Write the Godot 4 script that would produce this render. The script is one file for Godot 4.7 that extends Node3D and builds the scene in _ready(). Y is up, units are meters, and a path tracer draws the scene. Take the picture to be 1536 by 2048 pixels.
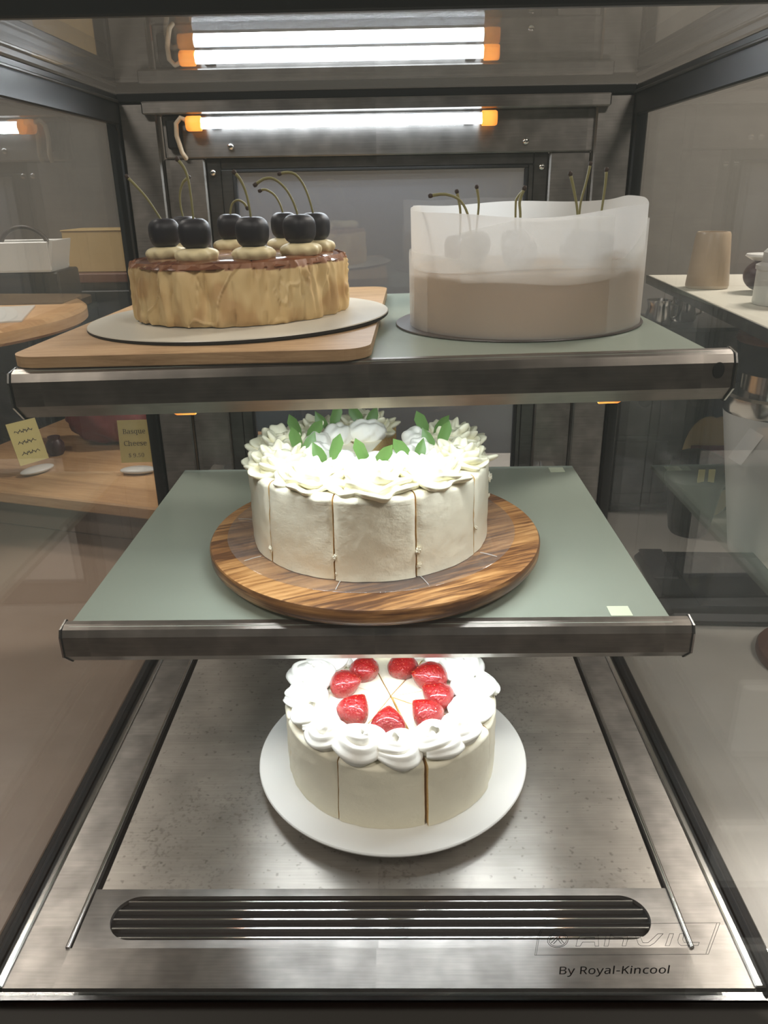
extends Node3D
# A counter-top cake display fridge seen through its front glass, in a small shop.

const FLOOR_Y := 0.9        # floor pan of the fridge
const TOP_Y := 1.3475       # glass of the top shelf
const MID_Y := 1.1186       # glass of the middle shelf
const FRONT_Z := -0.5855    # front trim of both shelves
const TILT := 0.0149        # the top shelf hangs a little askew
const COUNTER_Y := 0.86

var mats := {}
var names := {}
var noise := FastNoiseLite.new()

# ------------------------------------------------------------------ mesh builder
class MB:
	var v := PackedVector3Array()
	var n := PackedVector3Array()
	var uv := PackedVector2Array()
	var col := PackedColorArray()
	var ix := PackedInt32Array()
	var paint := Color.WHITE

	func vert(p: Vector3, nn: Vector3, t := Vector2.ZERO) -> int:
		v.append(p); n.append(nn); uv.append(t); col.append(paint)
		return v.size() - 1

	# counter-clockwise a, b, c seen from outside
	func face(a: int, b: int, c: int) -> void:
		ix.append(a); ix.append(c); ix.append(b)

	func flat_uv(p: Vector3, nn: Vector3) -> Vector2:
		var a := nn.abs()
		if a.y >= a.x and a.y >= a.z: return Vector2(p.x, p.z)
		if a.z >= a.x: return Vector2(p.x, p.y)
		return Vector2(p.z, p.y)

	func poly(pts: Array, outward: Vector3) -> void:
		var nn: Vector3 = (pts[1] - pts[0]).cross(pts[2] - pts[0])
		var flip := nn.dot(outward) < 0.0
		nn = nn.normalized() * (-1.0 if flip else 1.0)
		var ids := []
		for p in pts: ids.append(vert(p, nn, flat_uv(p, nn)))
		for k in range(1, ids.size() - 1):
			if flip: face(ids[0], ids[k + 1], ids[k])
			else: face(ids[0], ids[k], ids[k + 1])

	func box(c: Vector3, s: Vector3, bev := 0.0) -> void:
		var h := s / 2.0
		bev = min(bev, 0.49 * min(s.x, min(s.y, s.z)))
		for ax in 3:
			var u := (ax + 1) % 3
			var w := (ax + 2) % 3
			for sg in [-1.0, 1.0]:
				var pts := []
				for q in [[-1.0, -1.0], [1.0, -1.0], [1.0, 1.0], [-1.0, 1.0]]:
					var p := Vector3.ZERO
					p[ax] = sg * h[ax]; p[u] = q[0] * (h[u] - bev); p[w] = q[1] * (h[w] - bev)
					pts.append(c + p)
				var o := Vector3.ZERO
				o[ax] = sg
				poly(pts, o)
				if bev <= 0.0: continue
				for sg2 in [-1.0, 1.0]:      # the edge between +-ax and +-u
					var e := []
					for q in [[0, -1.0], [0, 1.0], [1, 1.0], [1, -1.0]]:
						var p := Vector3.ZERO
						p[ax] = sg * (h[ax] - (bev if q[0] == 1 else 0.0))
						p[u] = sg2 * (h[u] - (bev if q[0] == 0 else 0.0))
						p[w] = q[1] * (h[w] - bev)
						e.append(c + p)
					var oo := Vector3.ZERO
					oo[ax] = sg; oo[u] = sg2
					poly(e, oo)
		if bev > 0.0:
			for sx in [-1.0, 1.0]:
				for sy in [-1.0, 1.0]:
					for sz in [-1.0, 1.0]:
						var g := Vector3(sx, sy, sz)
						poly([c + Vector3(sx * h.x, sy * (h.y - bev), sz * (h.z - bev)), c + Vector3(sx * (h.x - bev), sy * h.y, sz * (h.z - bev)), c + Vector3(sx * (h.x - bev), sy * (h.y - bev), sz * h.z)], g)

	# rows of points; normals smooth, pointing along (next row) x (next column)
	func grid(rows: Array, wrap_rows := false, wrap_cols := false, flip := false, cols_of := []) -> void:
		var nr := rows.size()
		var nc: int = rows[0].size()
		var base := v.size()
		for i in nr:
			for j in nc:
				var i0 := i - 1
				var i1 := i + 1
				var j0 := j - 1
				var j1 := j + 1
				if wrap_rows: i0 = (i0 + nr) % nr; i1 = i1 % nr
				else: i0 = max(i0, 0); i1 = min(i1, nr - 1)
				if wrap_cols: j0 = (j0 + nc) % nc; j1 = j1 % nc
				else: j0 = max(j0, 0); j1 = min(j1, nc - 1)
				var du: Vector3 = rows[i1][j] - rows[i0][j]
				var dv: Vector3 = rows[i][j1] - rows[i][j0]
				if du.length_squared() < 1e-16: du = rows[i1][(j + nc / 4) % nc] - rows[i0][(j + nc / 4) % nc]
				if dv.length_squared() < 1e-16:
					var k: int = i1 if i == i0 or i < nr / 2 else i0
					dv = rows[k][j1] - rows[k][j0]
				var nn := du.cross(dv).normalized()
				if flip: nn = -nn
				if cols_of.size(): paint = cols_of[i][j]
				vert(rows[i][j], nn, Vector2(float(i) / nr, float(j) / nc))
		for i in (nr if wrap_rows else nr - 1):
			for j in (nc if wrap_cols else nc - 1):
				var a := base + i * nc + j
				var b := base + ((i + 1) % nr) * nc + j
				var c := base + ((i + 1) % nr) * nc + (j + 1) % nc
				var d := base + i * nc + (j + 1) % nc
				if flip: face(a, c, b); face(a, d, c)
				else: face(a, b, c); face(a, c, d)

	# profile of (radius, height) from bottom to top, turned round the y axis at c; sharp where it bends by more than 40 degrees
	func lathe(c: Vector3, prof: Array, segs := 48) -> void:
		var m := prof.size() - 1
		var sn := []
		for i in m:
			var d: Vector2 = prof[i + 1] - prof[i]
			sn.append(Vector2(d.y, -d.x).normalized())
		for i in m:
			var a: Vector2 = sn[i]
			var na := a
			var nb := a
			if i > 0 and a.dot(sn[i - 1]) > 0.76: na = (a + sn[i - 1]).normalized()
			if i < m - 1 and a.dot(sn[i + 1]) > 0.76: nb = (a + sn[i + 1]).normalized()
			var base := v.size()
			for k in segs + 1:
				var t := TAU * k / segs
				var dir := Vector3(cos(t), 0, -sin(t))
				vert(c + dir * prof[i].x + Vector3(0, prof[i].y, 0), (dir * na.x + Vector3(0, na.y, 0)).normalized(), Vector2(float(k) / segs, prof[i].y))
				vert(c + dir * prof[i + 1].x + Vector3(0, prof[i + 1].y, 0), (dir * nb.x + Vector3(0, nb.y, 0)).normalized(), Vector2(float(k) / segs, prof[i + 1].y))
			for k in segs:
				var q := base + 2 * k
				face(q, q + 2, q + 3)
				face(q, q + 3, q + 1)

	# round tube along a path; radius a number or one for each point
	func tube(path: Array, radius, segs := 10, squash := 1.0, star := 0.0, lobes := 5) -> void:
		var m := path.size()
		var rows := []
		var t0: Vector3 = (path[1] - path[0]).normalized()
		var side := t0.cross(Vector3.UP if absf(t0.y) < 0.9 else Vector3.RIGHT).normalized()
		for i in m:
			var t: Vector3 = (path[min(i + 1, m - 1)] - path[max(i - 1, 0)]).normalized()
			side = (side - t * side.dot(t)).normalized()
			var up := t.cross(side)
			var r: float = radius[i] if radius is Array else radius
			var row := []
			for k in segs:
				var a := TAU * k / segs
				var rr := r * (1.0 + star * cos(lobes * a))
				row.append(path[i] + side * cos(a) * rr + up * sin(a) * rr * squash)
			rows.append(row)
		var lo := []
		var hi := []
		for k in segs:
			lo.append(path[0]); hi.append(path[m - 1])
		rows.push_front(lo)
		rows.append(hi)
		grid(rows, false, true, true)

	# polygon in the x-y plane of xf, pushed out along its z by depth
	func prism(pts: PackedVector2Array, xf: Transform3D, depth: float) -> void:
		var tri := Geometry2D.triangulate_polygon(pts)
		var zz := xf.basis.z.normalized()
		for e in [0.0, depth]:
			var o := zz * (1.0 if e > 0.0 else -1.0)
			for k in range(0, tri.size(), 3):
				var q := []
				for s in 3: q.append(xf * Vector3(pts[tri[k + s]].x, pts[tri[k + s]].y, e))
				poly(q, o)
		var area := 0.0
		for k in pts.size():
			area += pts[k].cross(pts[(k + 1) % pts.size()])
		for k in pts.size():
			var a := pts[k]
			var b := pts[(k + 1) % pts.size()]
			var d := (b - a) * signf(area)
			var o := xf.basis * Vector3(d.y, -d.x, 0)
			poly([xf * Vector3(a.x, a.y, 0), xf * Vector3(b.x, b.y, 0), xf * Vector3(b.x, b.y, depth), xf * Vector3(a.x, a.y, depth)], o)

	# lumpy ball: radii, and a function of the unit direction that scales it
	func ball(c: Vector3, r: Vector3, f: Callable, nu := 20, nv := 28) -> void:
		var rows := []
		for i in nu + 1:
			var row := []
			var th: float = PI * i / nu
			for j in nv:
				var ph: float = TAU * j / nv
				var d := Vector3(sin(th) * cos(ph), -cos(th), sin(th) * sin(ph))
				row.append(c + d * r * float(f.call(d)))
			rows.append(row)
		grid(rows, false, true, false)

	func done() -> ArrayMesh:
		var arr := []
		arr.resize(Mesh.ARRAY_MAX)
		arr[Mesh.ARRAY_VERTEX] = v
		arr[Mesh.ARRAY_NORMAL] = n
		arr[Mesh.ARRAY_TEX_UV] = uv
		arr[Mesh.ARRAY_COLOR] = col
		arr[Mesh.ARRAY_INDEX] = ix
		var m := ArrayMesh.new()
		m.add_surface_from_arrays(Mesh.PRIMITIVE_TRIANGLES, arr)
		return m

# ------------------------------------------------------------------ helpers
func numbered(called: String) -> String:
	if not names.has(called):
		names[called] = 0
		return called
	names[called] += 1
	return "%s_%03d" % [called, names[called]]

func tag(o: Node, label := "", category := "", group := "", kind := "") -> Node:
	if label: o.set_meta("label", label)
	if category: o.set_meta("category", category)
	if group: o.set_meta("group", group)
	if kind: o.set_meta("kind", kind)
	return o

func thing(called: String, label: String, category: String, at := Vector3.ZERO, turn := 0.0, group := "") -> Node3D:
	var o := Node3D.new()
	o.name = numbered(called)
	add_child(o)
	o.position = at
	o.rotation.y = turn
	tag(o, label, category, group)
	return o

func put(called: String, m, mat: Material, parent: Node = self) -> MeshInstance3D:
	var o := MeshInstance3D.new()
	o.mesh = m.done() if m is MB else m
	o.material_override = mat
	o.name = numbered(called) if parent == self else called
	parent.add_child(o, true)
	return o

func bx(called: String, c: Vector3, s: Vector3, mat: Material, parent: Node = self, bev := 0.0008) -> MeshInstance3D:
	var m := MB.new()
	m.box(c, s, bev)
	return put(called, m, mat, parent)

func structure(called: String, c: Vector3, s: Vector3, mat: Material) -> MeshInstance3D:
	var o := bx(called, c, s, mat, self, 0.0)
	o.set_meta("kind", "structure")
	return o

func span(lo: Vector3, hi: Vector3) -> Array:
	return [(lo + hi) / 2.0, (hi - lo).abs()]

func slab(called: String, lo: Vector3, hi: Vector3, mat: Material, parent: Node, bev := 0.0008) -> MeshInstance3D:
	return bx(called, (lo + hi) / 2.0, (hi - lo).abs(), mat, parent, bev)

func mat(called: String, c: Color, rough := 0.6, metal := 0.0) -> StandardMaterial3D:
	var m := StandardMaterial3D.new()
	m.resource_name = called
	m.albedo_color = c
	m.roughness = rough
	m.metallic = metal
	m.vertex_color_use_as_albedo = false
	mats[called] = m
	return m

func glass(called: String, c: Color) -> StandardMaterial3D:
	var m := mat(called, c, 0.0)
	m.transparency = BaseMaterial3D.TRANSPARENCY_ALPHA
	return m

func tex(w: int, h: int, f: Callable) -> ImageTexture:
	var im := Image.create(w, h, false, Image.FORMAT_RGB8)
	for y in h:
		for x in w:
			im.set_pixel(x, y, f.call(x, y))
	return ImageTexture.create_from_image(im)

func nz(x: float, y: float, z := 0.0) -> float:
	return noise.get_noise_3d(x, y, z)

# seamless along x by blending two shifted copies
func wood_tex(dark: Color, mid: Color, light: Color, sd: float, strips: int, contrast: float) -> ImageTexture:
	var w := 384
	return tex(w, w, func(x, y):
		var s := floori(float(y) * strips / w)
		var tone := fposmod(sin(float(s) * 12.9898 + sd) * 43758.5453, 1.0)
		var off := tone * 300.0 + sd * 17.0
		var k := float(x) / w
		var warp := lerpf(nz(x * 0.35 + off, y * 1.1, sd), nz((x - w) * 0.35 + off, y * 1.1, sd), k)
		var g := lerpf(nz(x * 0.5 + off, y * 9.0 + warp * 60.0, sd + 5.0), nz((x - w) * 0.5 + off, y * 9.0 + warp * 60.0, sd + 5.0), k)
		var fine := lerpf(nz(x * 2.5, y * 40.0, sd + 9.0), nz((x - w) * 2.5, y * 40.0, sd + 9.0), k)
		var t := clampf(0.5 + (tone - 0.5) * 0.5 * (1.0 if strips > 1 else 0.0) + g * contrast + warp * contrast * 0.8 + fine * 0.25, 0.0, 1.0)
		return dark.lerp(mid, t * 2.0) if t < 0.5 else mid.lerp(light, t * 2.0 - 1.0))

func tri_tex(m: StandardMaterial3D, t: Texture2D, scale: Vector3) -> void:
	m.albedo_texture = t
	m.uv1_triplanar = true
	m.uv1_scale = scale
	m.uv1_triplanar_sharpness = 4.0

func make_materials() -> void:
	noise.noise_type = FastNoiseLite.TYPE_SIMPLEX_SMOOTH
	noise.seed = 7
	noise.frequency = 0.02
	noise.fractal_octaves = 3
	# brushed steel: grain along the first texture axis
	var smudge := tex(256, 256, func(x, y):
		var g := 0.86 + 0.16 * nz(x * 1.3, y * 1.3, 3.0) + 0.06 * nz(x * 0.8, y * 30.0, 8.0)
		return Color(g, g * 0.985, g * 0.96))
	for a in [["steel", Color(0.62, 0.61, 0.6), 0.33, -0.8, 0.92], ["steel_pan", Color(0.74, 0.73, 0.715), 0.38, -0.8, 0.88], ["steel_dark", Color(0.45, 0.45, 0.45), 0.3, -0.5, 0.9], ["steel_trim", Color(0.6, 0.58, 0.56), 0.3, -0.5, 0.82], ["steel_polished", Color(0.85, 0.84, 0.82), 0.16, 0.0, 1.0]]:
		var m := mat(a[0], a[1], a[2], a[4])
		if a[3] != 0.0:
			m.anisotropy_enabled = true
			m.anisotropy = a[3]
			m.albedo_texture = smudge
			m.uv1_triplanar = true
			m.uv1_scale = Vector3(4, 4, 4)
	# the floor pan carries dried water marks and specks
	var grime := tex(512, 512, func(x, y):
		var g := 0.9 + 0.1 * nz(x * 0.9, y * 0.9, 31.0)
		var patch := clampf(nz(x * 0.35, y * 0.35, 40.0) * 2.2, 0.0, 1.0)
		var speck := 1.0 if nz(x * 9.0, y * 9.0, 50.0) > 0.28 else 0.0
		g -= patch * speck * 0.1 + (0.15 if nz(x * 7.0, y * 7.0, 66.0) > 0.52 else 0.0)
		g += 0.05 * nz(x * 0.6, y * 40.0, 77.0)
		return Color(g, g * 0.98, g * 0.95))
	mats.steel_pan.albedo_texture = grime
	mats.steel_pan.uv1_scale = Vector3(1.8, 1.8, 1.8)
	mat("black_plastic", Color(0.018, 0.018, 0.022), 0.35)
	mat("black_gloss", Color(0.012, 0.011, 0.011), 0.12)
	mat("rubber", Color(0.03, 0.03, 0.032), 0.7)
	glass("case_glass", Color(0.9, 0.95, 0.93, 0.02))
	glass("door_glass", Color(0.62, 0.64, 0.68, 0.25))
	var frost := mat("frosted_glass", Color(0.63, 0.67, 0.62), 0.25)
	frost.backlight_enabled = true
	frost.backlight = Color(0.35, 0.42, 0.36)
	mat("frost_edge", Color(0.55, 0.7, 0.6), 0.2)
	var tubem := mat("lamp_tube_glow", Color(1, 1, 1), 0.3)
	tubem.emission_enabled = true
	tubem.emission = Color(0.9, 0.95, 1.0)
	tubem.emission_energy_multiplier = 9.0
	var cap := mat("amber_cap", Color(1.0, 0.74, 0.33), 0.4)
	cap.backlight_enabled = true
	cap.backlight = Color(0.5, 0.36, 0.16)
	mat("cable", Color(0.82, 0.76, 0.66), 0.5)
	mat("print_black", Color(0.02, 0.02, 0.02), 0.5)
	mat("sticker", Color(0.88, 0.92, 0.82), 0.5)
	# woods
	var oak := mat("oak", Color(1, 1, 1), 0.5)
	tri_tex(oak, wood_tex(Color(0.6, 0.47, 0.33), Color(0.74, 0.6, 0.44), Color(0.82, 0.69, 0.53), 2.0, 1, 0.5), Vector3(4.5, 4.5, 4.5))
	var acacia := mat("acacia", Color(1, 1, 1), 0.38)
	tri_tex(acacia, wood_tex(Color(0.38, 0.24, 0.13), Color(0.67, 0.48, 0.28), Color(0.84, 0.65, 0.42), 5.0, 7, 0.95), Vector3(2.9, 2.9, 2.9))
	var beech := mat("beech", Color(1, 1, 1), 0.45)
	tri_tex(beech, wood_tex(Color(0.66, 0.5, 0.34), Color(0.78, 0.62, 0.44), Color(0.86, 0.71, 0.53), 9.0, 6, 0.4), Vector3(1.6, 1.6, 1.6))
	mat("walnut", Color(0.36, 0.19, 0.11), 0.5)
	# food
	var creamy := tex(256, 256, func(x, y):
		var g := 0.5 + 0.5 * nz(x * 2.0, y * 2.0, 12.0) + 0.2 * nz(x * 8.0, y * 8.0, 15.0)
		return Color(g, g, g))
	for a in [["cream", Color(0.95, 0.925, 0.83), 0.5], ["cream_white", Color(0.95, 0.94, 0.9), 0.5], ["cream_pale", Color(0.95, 0.93, 0.82), 0.48], ["cream_dollop", Color(0.9, 0.84, 0.66), 0.55]]:
		var m := mat(a[0], a[1], a[2])
		m.heightmap_enabled = true
		m.heightmap_texture = creamy
		m.heightmap_scale = 0.02
		m.uv1_triplanar = true
		m.uv1_scale = Vector3(14, 14, 14)
	mats.cream.heightmap_scale = 0.035
	var crumb := tex(256, 256, func(x, y):
		var g := 0.5 + 0.6 * nz(x * 6.0, y * 6.0, 21.0)
		return Color(0.96, 0.86, 0.62).lerp(Color(0.88, 0.72, 0.44), clampf(g, 0, 1)))
	var sponge := mat("sponge", Color(1, 1, 1), 0.85)
	tri_tex(sponge, crumb, Vector3(10, 10, 10))
	var cheese := mat("cheesecake_side", Color(1, 1, 1), 0.55)
	cheese.vertex_color_use_as_albedo = true
	var glaze := mat("burnt_top", Color(1, 1, 1), 0.16)
	glaze.vertex_color_use_as_albedo = true
	mat("cherry_skin", Color(0.085, 0.07, 0.11), 0.5)
	var stem := mat("cherry_stem", Color(0.5, 0.48, 0.3), 0.6)
	stem.rim_enabled = false
	mat("stem_tip", Color(0.2, 0.13, 0.08), 0.7)
	var berry := mat("strawberry", Color(0.56, 0.012, 0.016), 0.22)
	berry.clearcoat_enabled = true
	berry.clearcoat = 0.5
	berry.clearcoat_roughness = 0.05
	berry.heightmap_enabled = true
	berry.heightmap_texture = creamy
	berry.heightmap_scale = 0.15
	berry.uv1_triplanar = true
	berry.uv1_scale = Vector3(40, 40, 40)
	mat("berry_seed", Color(0.78, 0.38, 0.16), 0.4)
	var leaf := mat("leaf", Color(0.36, 0.5, 0.25), 0.4)
	leaf.backlight_enabled = true
	leaf.backlight = Color(0.2, 0.32, 0.1)
	mat("card_white", Color(0.9, 0.9, 0.88), 0.5)
	mat("card_silver", Color(0.84, 0.82, 0.76), 0.35)
	mat("card_edge", Color(0.09, 0.08, 0.075), 0.6)
	mat("card_grey", Color(0.3, 0.27, 0.25), 0.4)
	var acr := glass("clear_film", Color(0.95, 0.95, 0.95, 0.04))
	acr.roughness = 0.1
	for a in [["paper_dry", 0.8], ["paper_soaked", 0.42], ["paper_outer", 0.4]]:
		var m := mat(a[0], Color(0.93, 0.93, 0.92, a[1]), 0.55)
		m.transparency = BaseMaterial3D.TRANSPARENCY_ALPHA
		m.backlight_enabled = true
		m.backlight = Color(1.0, 1.0, 0.99)
		m.cull_mode = BaseMaterial3D.CULL_DISABLED
	mat("cake_tan", Color(0.68, 0.5, 0.22), 0.8)
	# the room
	mat("wall_paint", Color(0.42, 0.4, 0.37), 0.8)
	mat("wall_dark", Color(0.16, 0.15, 0.145), 0.8)
	mat("ceiling_paint", Color(0.6, 0.58, 0.55), 0.9)
	var fl := mat("floor_boards", Color(1, 1, 1), 0.5)
	tri_tex(fl, wood_tex(Color(0.17, 0.1, 0.07), Color(0.28, 0.17, 0.11), Color(0.36, 0.23, 0.15), 14.0, 3, 0.6), Vector3(1.2, 1.2, 1.2))
	mat("tile_white", Color(0.9, 0.885, 0.86), 0.25)
	mat("worktop_white", Color(0.78, 0.76, 0.72), 0.35)
	mat("worktop_taupe", Color(0.52, 0.445, 0.38), 0.4)
	mat("cabinet_front", Color(0.3, 0.26, 0.23), 0.5)
	mat("ceramic", Color(0.72, 0.64, 0.54), 0.35)
	mat("white_plastic", Color(0.82, 0.82, 0.8), 0.35)
	mat("plum", Color(0.22, 0.1, 0.12), 0.45)
	mat("red_cloth", Color(0.42, 0.09, 0.09), 0.6)
	mat("charcoal", Color(0.06, 0.065, 0.065), 0.45)
	mat("slate_screen", Color(0.16, 0.16, 0.165), 0.15)
	mat("price_card", Color(0.78, 0.74, 0.48), 0.7)
	mat("kraft", Color(0.72, 0.62, 0.42), 0.7)
	mat("blue_cloth", Color(0.07, 0.1, 0.25), 0.7)
	var lampm := mat("ceiling_lamp_glow", Color(1, 1, 1), 0.5)
	lampm.emission_enabled = true
	lampm.emission = Color(1.0, 0.97, 0.93)
	lampm.emission_energy_multiplier = 5.0

func area_light(called: String, at: Vector3, aim: Vector3, size: Vector2, energy: float, c: Color, parent: Node) -> void:
	var l := AreaLight3D.new()
	l.name = called
	parent.add_child(l, true)
	l.area_size = size
	l.light_energy = energy
	l.light_color = c
	l.shadow_enabled = true
	l.area_range = 8.0
	l.position = at
	var up := Vector3.UP if absf(aim.normalized().y) < 0.9 else Vector3.FORWARD
	l.basis = Basis.looking_at(aim, up)

# ------------------------------------------------------------------ scene
func _ready() -> void:
	var cam := Camera3D.new()
	cam.name = "camera"
	add_child(cam)
	cam.position = Vector3(0.0205, 1.4668, 0.0)
	cam.rotation = Vector3(-0.391, 0.0184, -0.0175)
	cam.fov = rad_to_deg(2.0 * atan(1024.0 / 1560.4))
	cam.near = 0.02
	cam.far = 50.0
	cam.current = true
	var we := WorldEnvironment.new()
	we.name = "environment"
	var env := Environment.new()
	env.background_mode = Environment.BG_COLOR
	env.background_color = Color(0.02, 0.02, 0.02)
	env.tonemap_mode = Environment.TONE_MAPPER_LINEAR
	env.tonemap_exposure = 1.05
	env.sdfgi_enabled = true
	env.ssao_enabled = true
	env.ssil_enabled = true
	we.environment = env
	add_child(we)
	make_materials()
	build_room()
	build_fridge()
	build_shelves()
	build_cheesecake()
	build_wrapped_cake()
	build_ruffle_cake()
	build_strawberry_cake()
	build_left_side()
	build_right_side()

func build_room() -> void:
	structure("floor", Vector3(0, -0.05, 0), Vector3(7.0, 0.1, 7.4), mats.floor_boards)
	structure("ceiling", Vector3(0, 2.75, 0), Vector3(7.0, 0.1, 7.4), mats.ceiling_paint)
	var back := structure("wall_back", Vector3(0, 1.35, -2.65), Vector3(7.0, 2.7, 0.1), mats.wall_paint)
	structure("wall_left", Vector3(-2.65, 1.35, 0), Vector3(0.1, 2.7, 7.0), mats.wall_dark)
	structure("wall_right", Vector3(2.65, 1.35, 0), Vector3(0.1, 2.7, 7.0), mats.wall_paint)
	structure("wall_front", Vector3(0, 1.35, 3.4), Vector3(7.0, 2.7, 0.1), mats.wall_dark)
	# large white tiles on the wall behind the right-hand side
	var tile := MB.new()
	tile.box(Vector3.ZERO, Vector3(0.293, 0.113, 0.012), 0.003)
	var tm := tile.done()
	for r in 12:
		for c in 5:
			var o := put("tile", tm, mats.tile_white, back)
			o.position = Vector3(0.62 + c * 0.3 + (0.15 if r % 2 else 0.0), -0.4 + r * 0.12, 0.055)
	# ceiling lamps
	for q in [[Vector3(-0.9, 2.66, 0.35), "flat white ceiling lamp over the customers, left of the fridge", 1.45], [Vector3(0.9, 2.66, 0.35), "flat white ceiling lamp over the customers, right of the fridge", 1.45], [Vector3(1.3, 2.66, -1.7), "flat white ceiling lamp near the tiled wall behind the counter", 4.2], [Vector3(-1.3, 2.66, -1.6), "flat white ceiling lamp above the beech display board", 1.5]]:
		var t := thing("ceiling_lamp", q[1], "lamp", q[0], 0.0, "ceiling lamps of the shop")
		bx("lamp_frame", Vector3(0, 0.02, 0), Vector3(0.66, 0.04, 0.36), mats.white_plastic, t, 0.004)
		bx("lamp_panel", Vector3(0, -0.004, 0), Vector3(0.6, 0.008, 0.3), mats.ceiling_lamp_glow, t, 0.002)
		area_light("lamp_light", Vector3(0, -0.012, 0), Vector3.DOWN, Vector2(0.58, 0.28), q[2], Color(1.0, 0.97, 0.93), t)
	# counters
	var a := thing("counter", "white worktop counter the cake fridge stands on", "counter", Vector3(0.6, 0, -0.9))
	slab("worktop", Vector3(-0.934, 0.82, -0.95), Vector3(1.4, COUNTER_Y, 0.52), mats.worktop_white, a, 0.003)
	slab("cabinet_front", Vector3(-0.93, 0.1, -0.9), Vector3(1.4, 0.82, 0.48), mats.cabinet_front, a, 0.002)
	slab("plinth", Vector3(-0.93, 0.0, -0.9), Vector3(1.4, 0.1, 0.44), mats.black_plastic, a, 0.002)
	var b := thing("counter", "taupe side counter left of the cake fridge", "counter", Vector3(-0.95, 0, -0.7))
	slab("worktop", Vector3(-0.7, 0.82, -1.3), Vector3(0.615, COUNTER_Y, 0.42), mats.worktop_taupe, b, 0.003)
	slab("cabinet_front", Vector3(-0.7, 0.0, -1.28), Vector3(0.615, 0.82, 0.38), mats.cabinet_front, b, 0.002)

# ------------------------------------------------------------------ fridge
func lamp_tube(parent: Node, c: Vector3, aim: Vector3, energy: float) -> void:
	# fluorescent tube 0.36 m long with amber rubber ends
	var m := MB.new()
	m.tube([c + Vector3(-0.177, 0, 0), c + Vector3(-0.08, 0, 0), c + Vector3(0.08, 0, 0), c + Vector3(0.177, 0, 0)], 0.006, 20)
	var t := put("lamp_tube", m, mats.lamp_tube_glow, parent)
	tag(t, "glowing white light tube")
	for s in [-1.0, 1.0]:
		var e := MB.new()
		e.tube([c + Vector3(s * 0.163, 0, 0), c + Vector3(s * 0.164, 0, 0), c + Vector3(s * 0.179, 0, 0), c + Vector3(s * 0.181, 0, 0)], [0.0063, 0.0082, 0.0082, 0.0072], 20)
		var o := put("lamp_end_cap", e, mats.amber_cap, t)
		tag(o, "amber rubber end of the light tube")
	area_light("lamp_light", c + aim.normalized() * 0.0066, aim, Vector2(0.325, 0.008), energy, Color(0.95, 0.98, 1.0), parent)

func screw(parent: Node, p: Vector3) -> void:
	var m := MB.new()
	m.ball(p, Vector3(0.004, 0.004, 0.0028), func(_d): return 1.0, 8, 12)
	put("screw", m, mats.steel_polished, parent)

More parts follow.
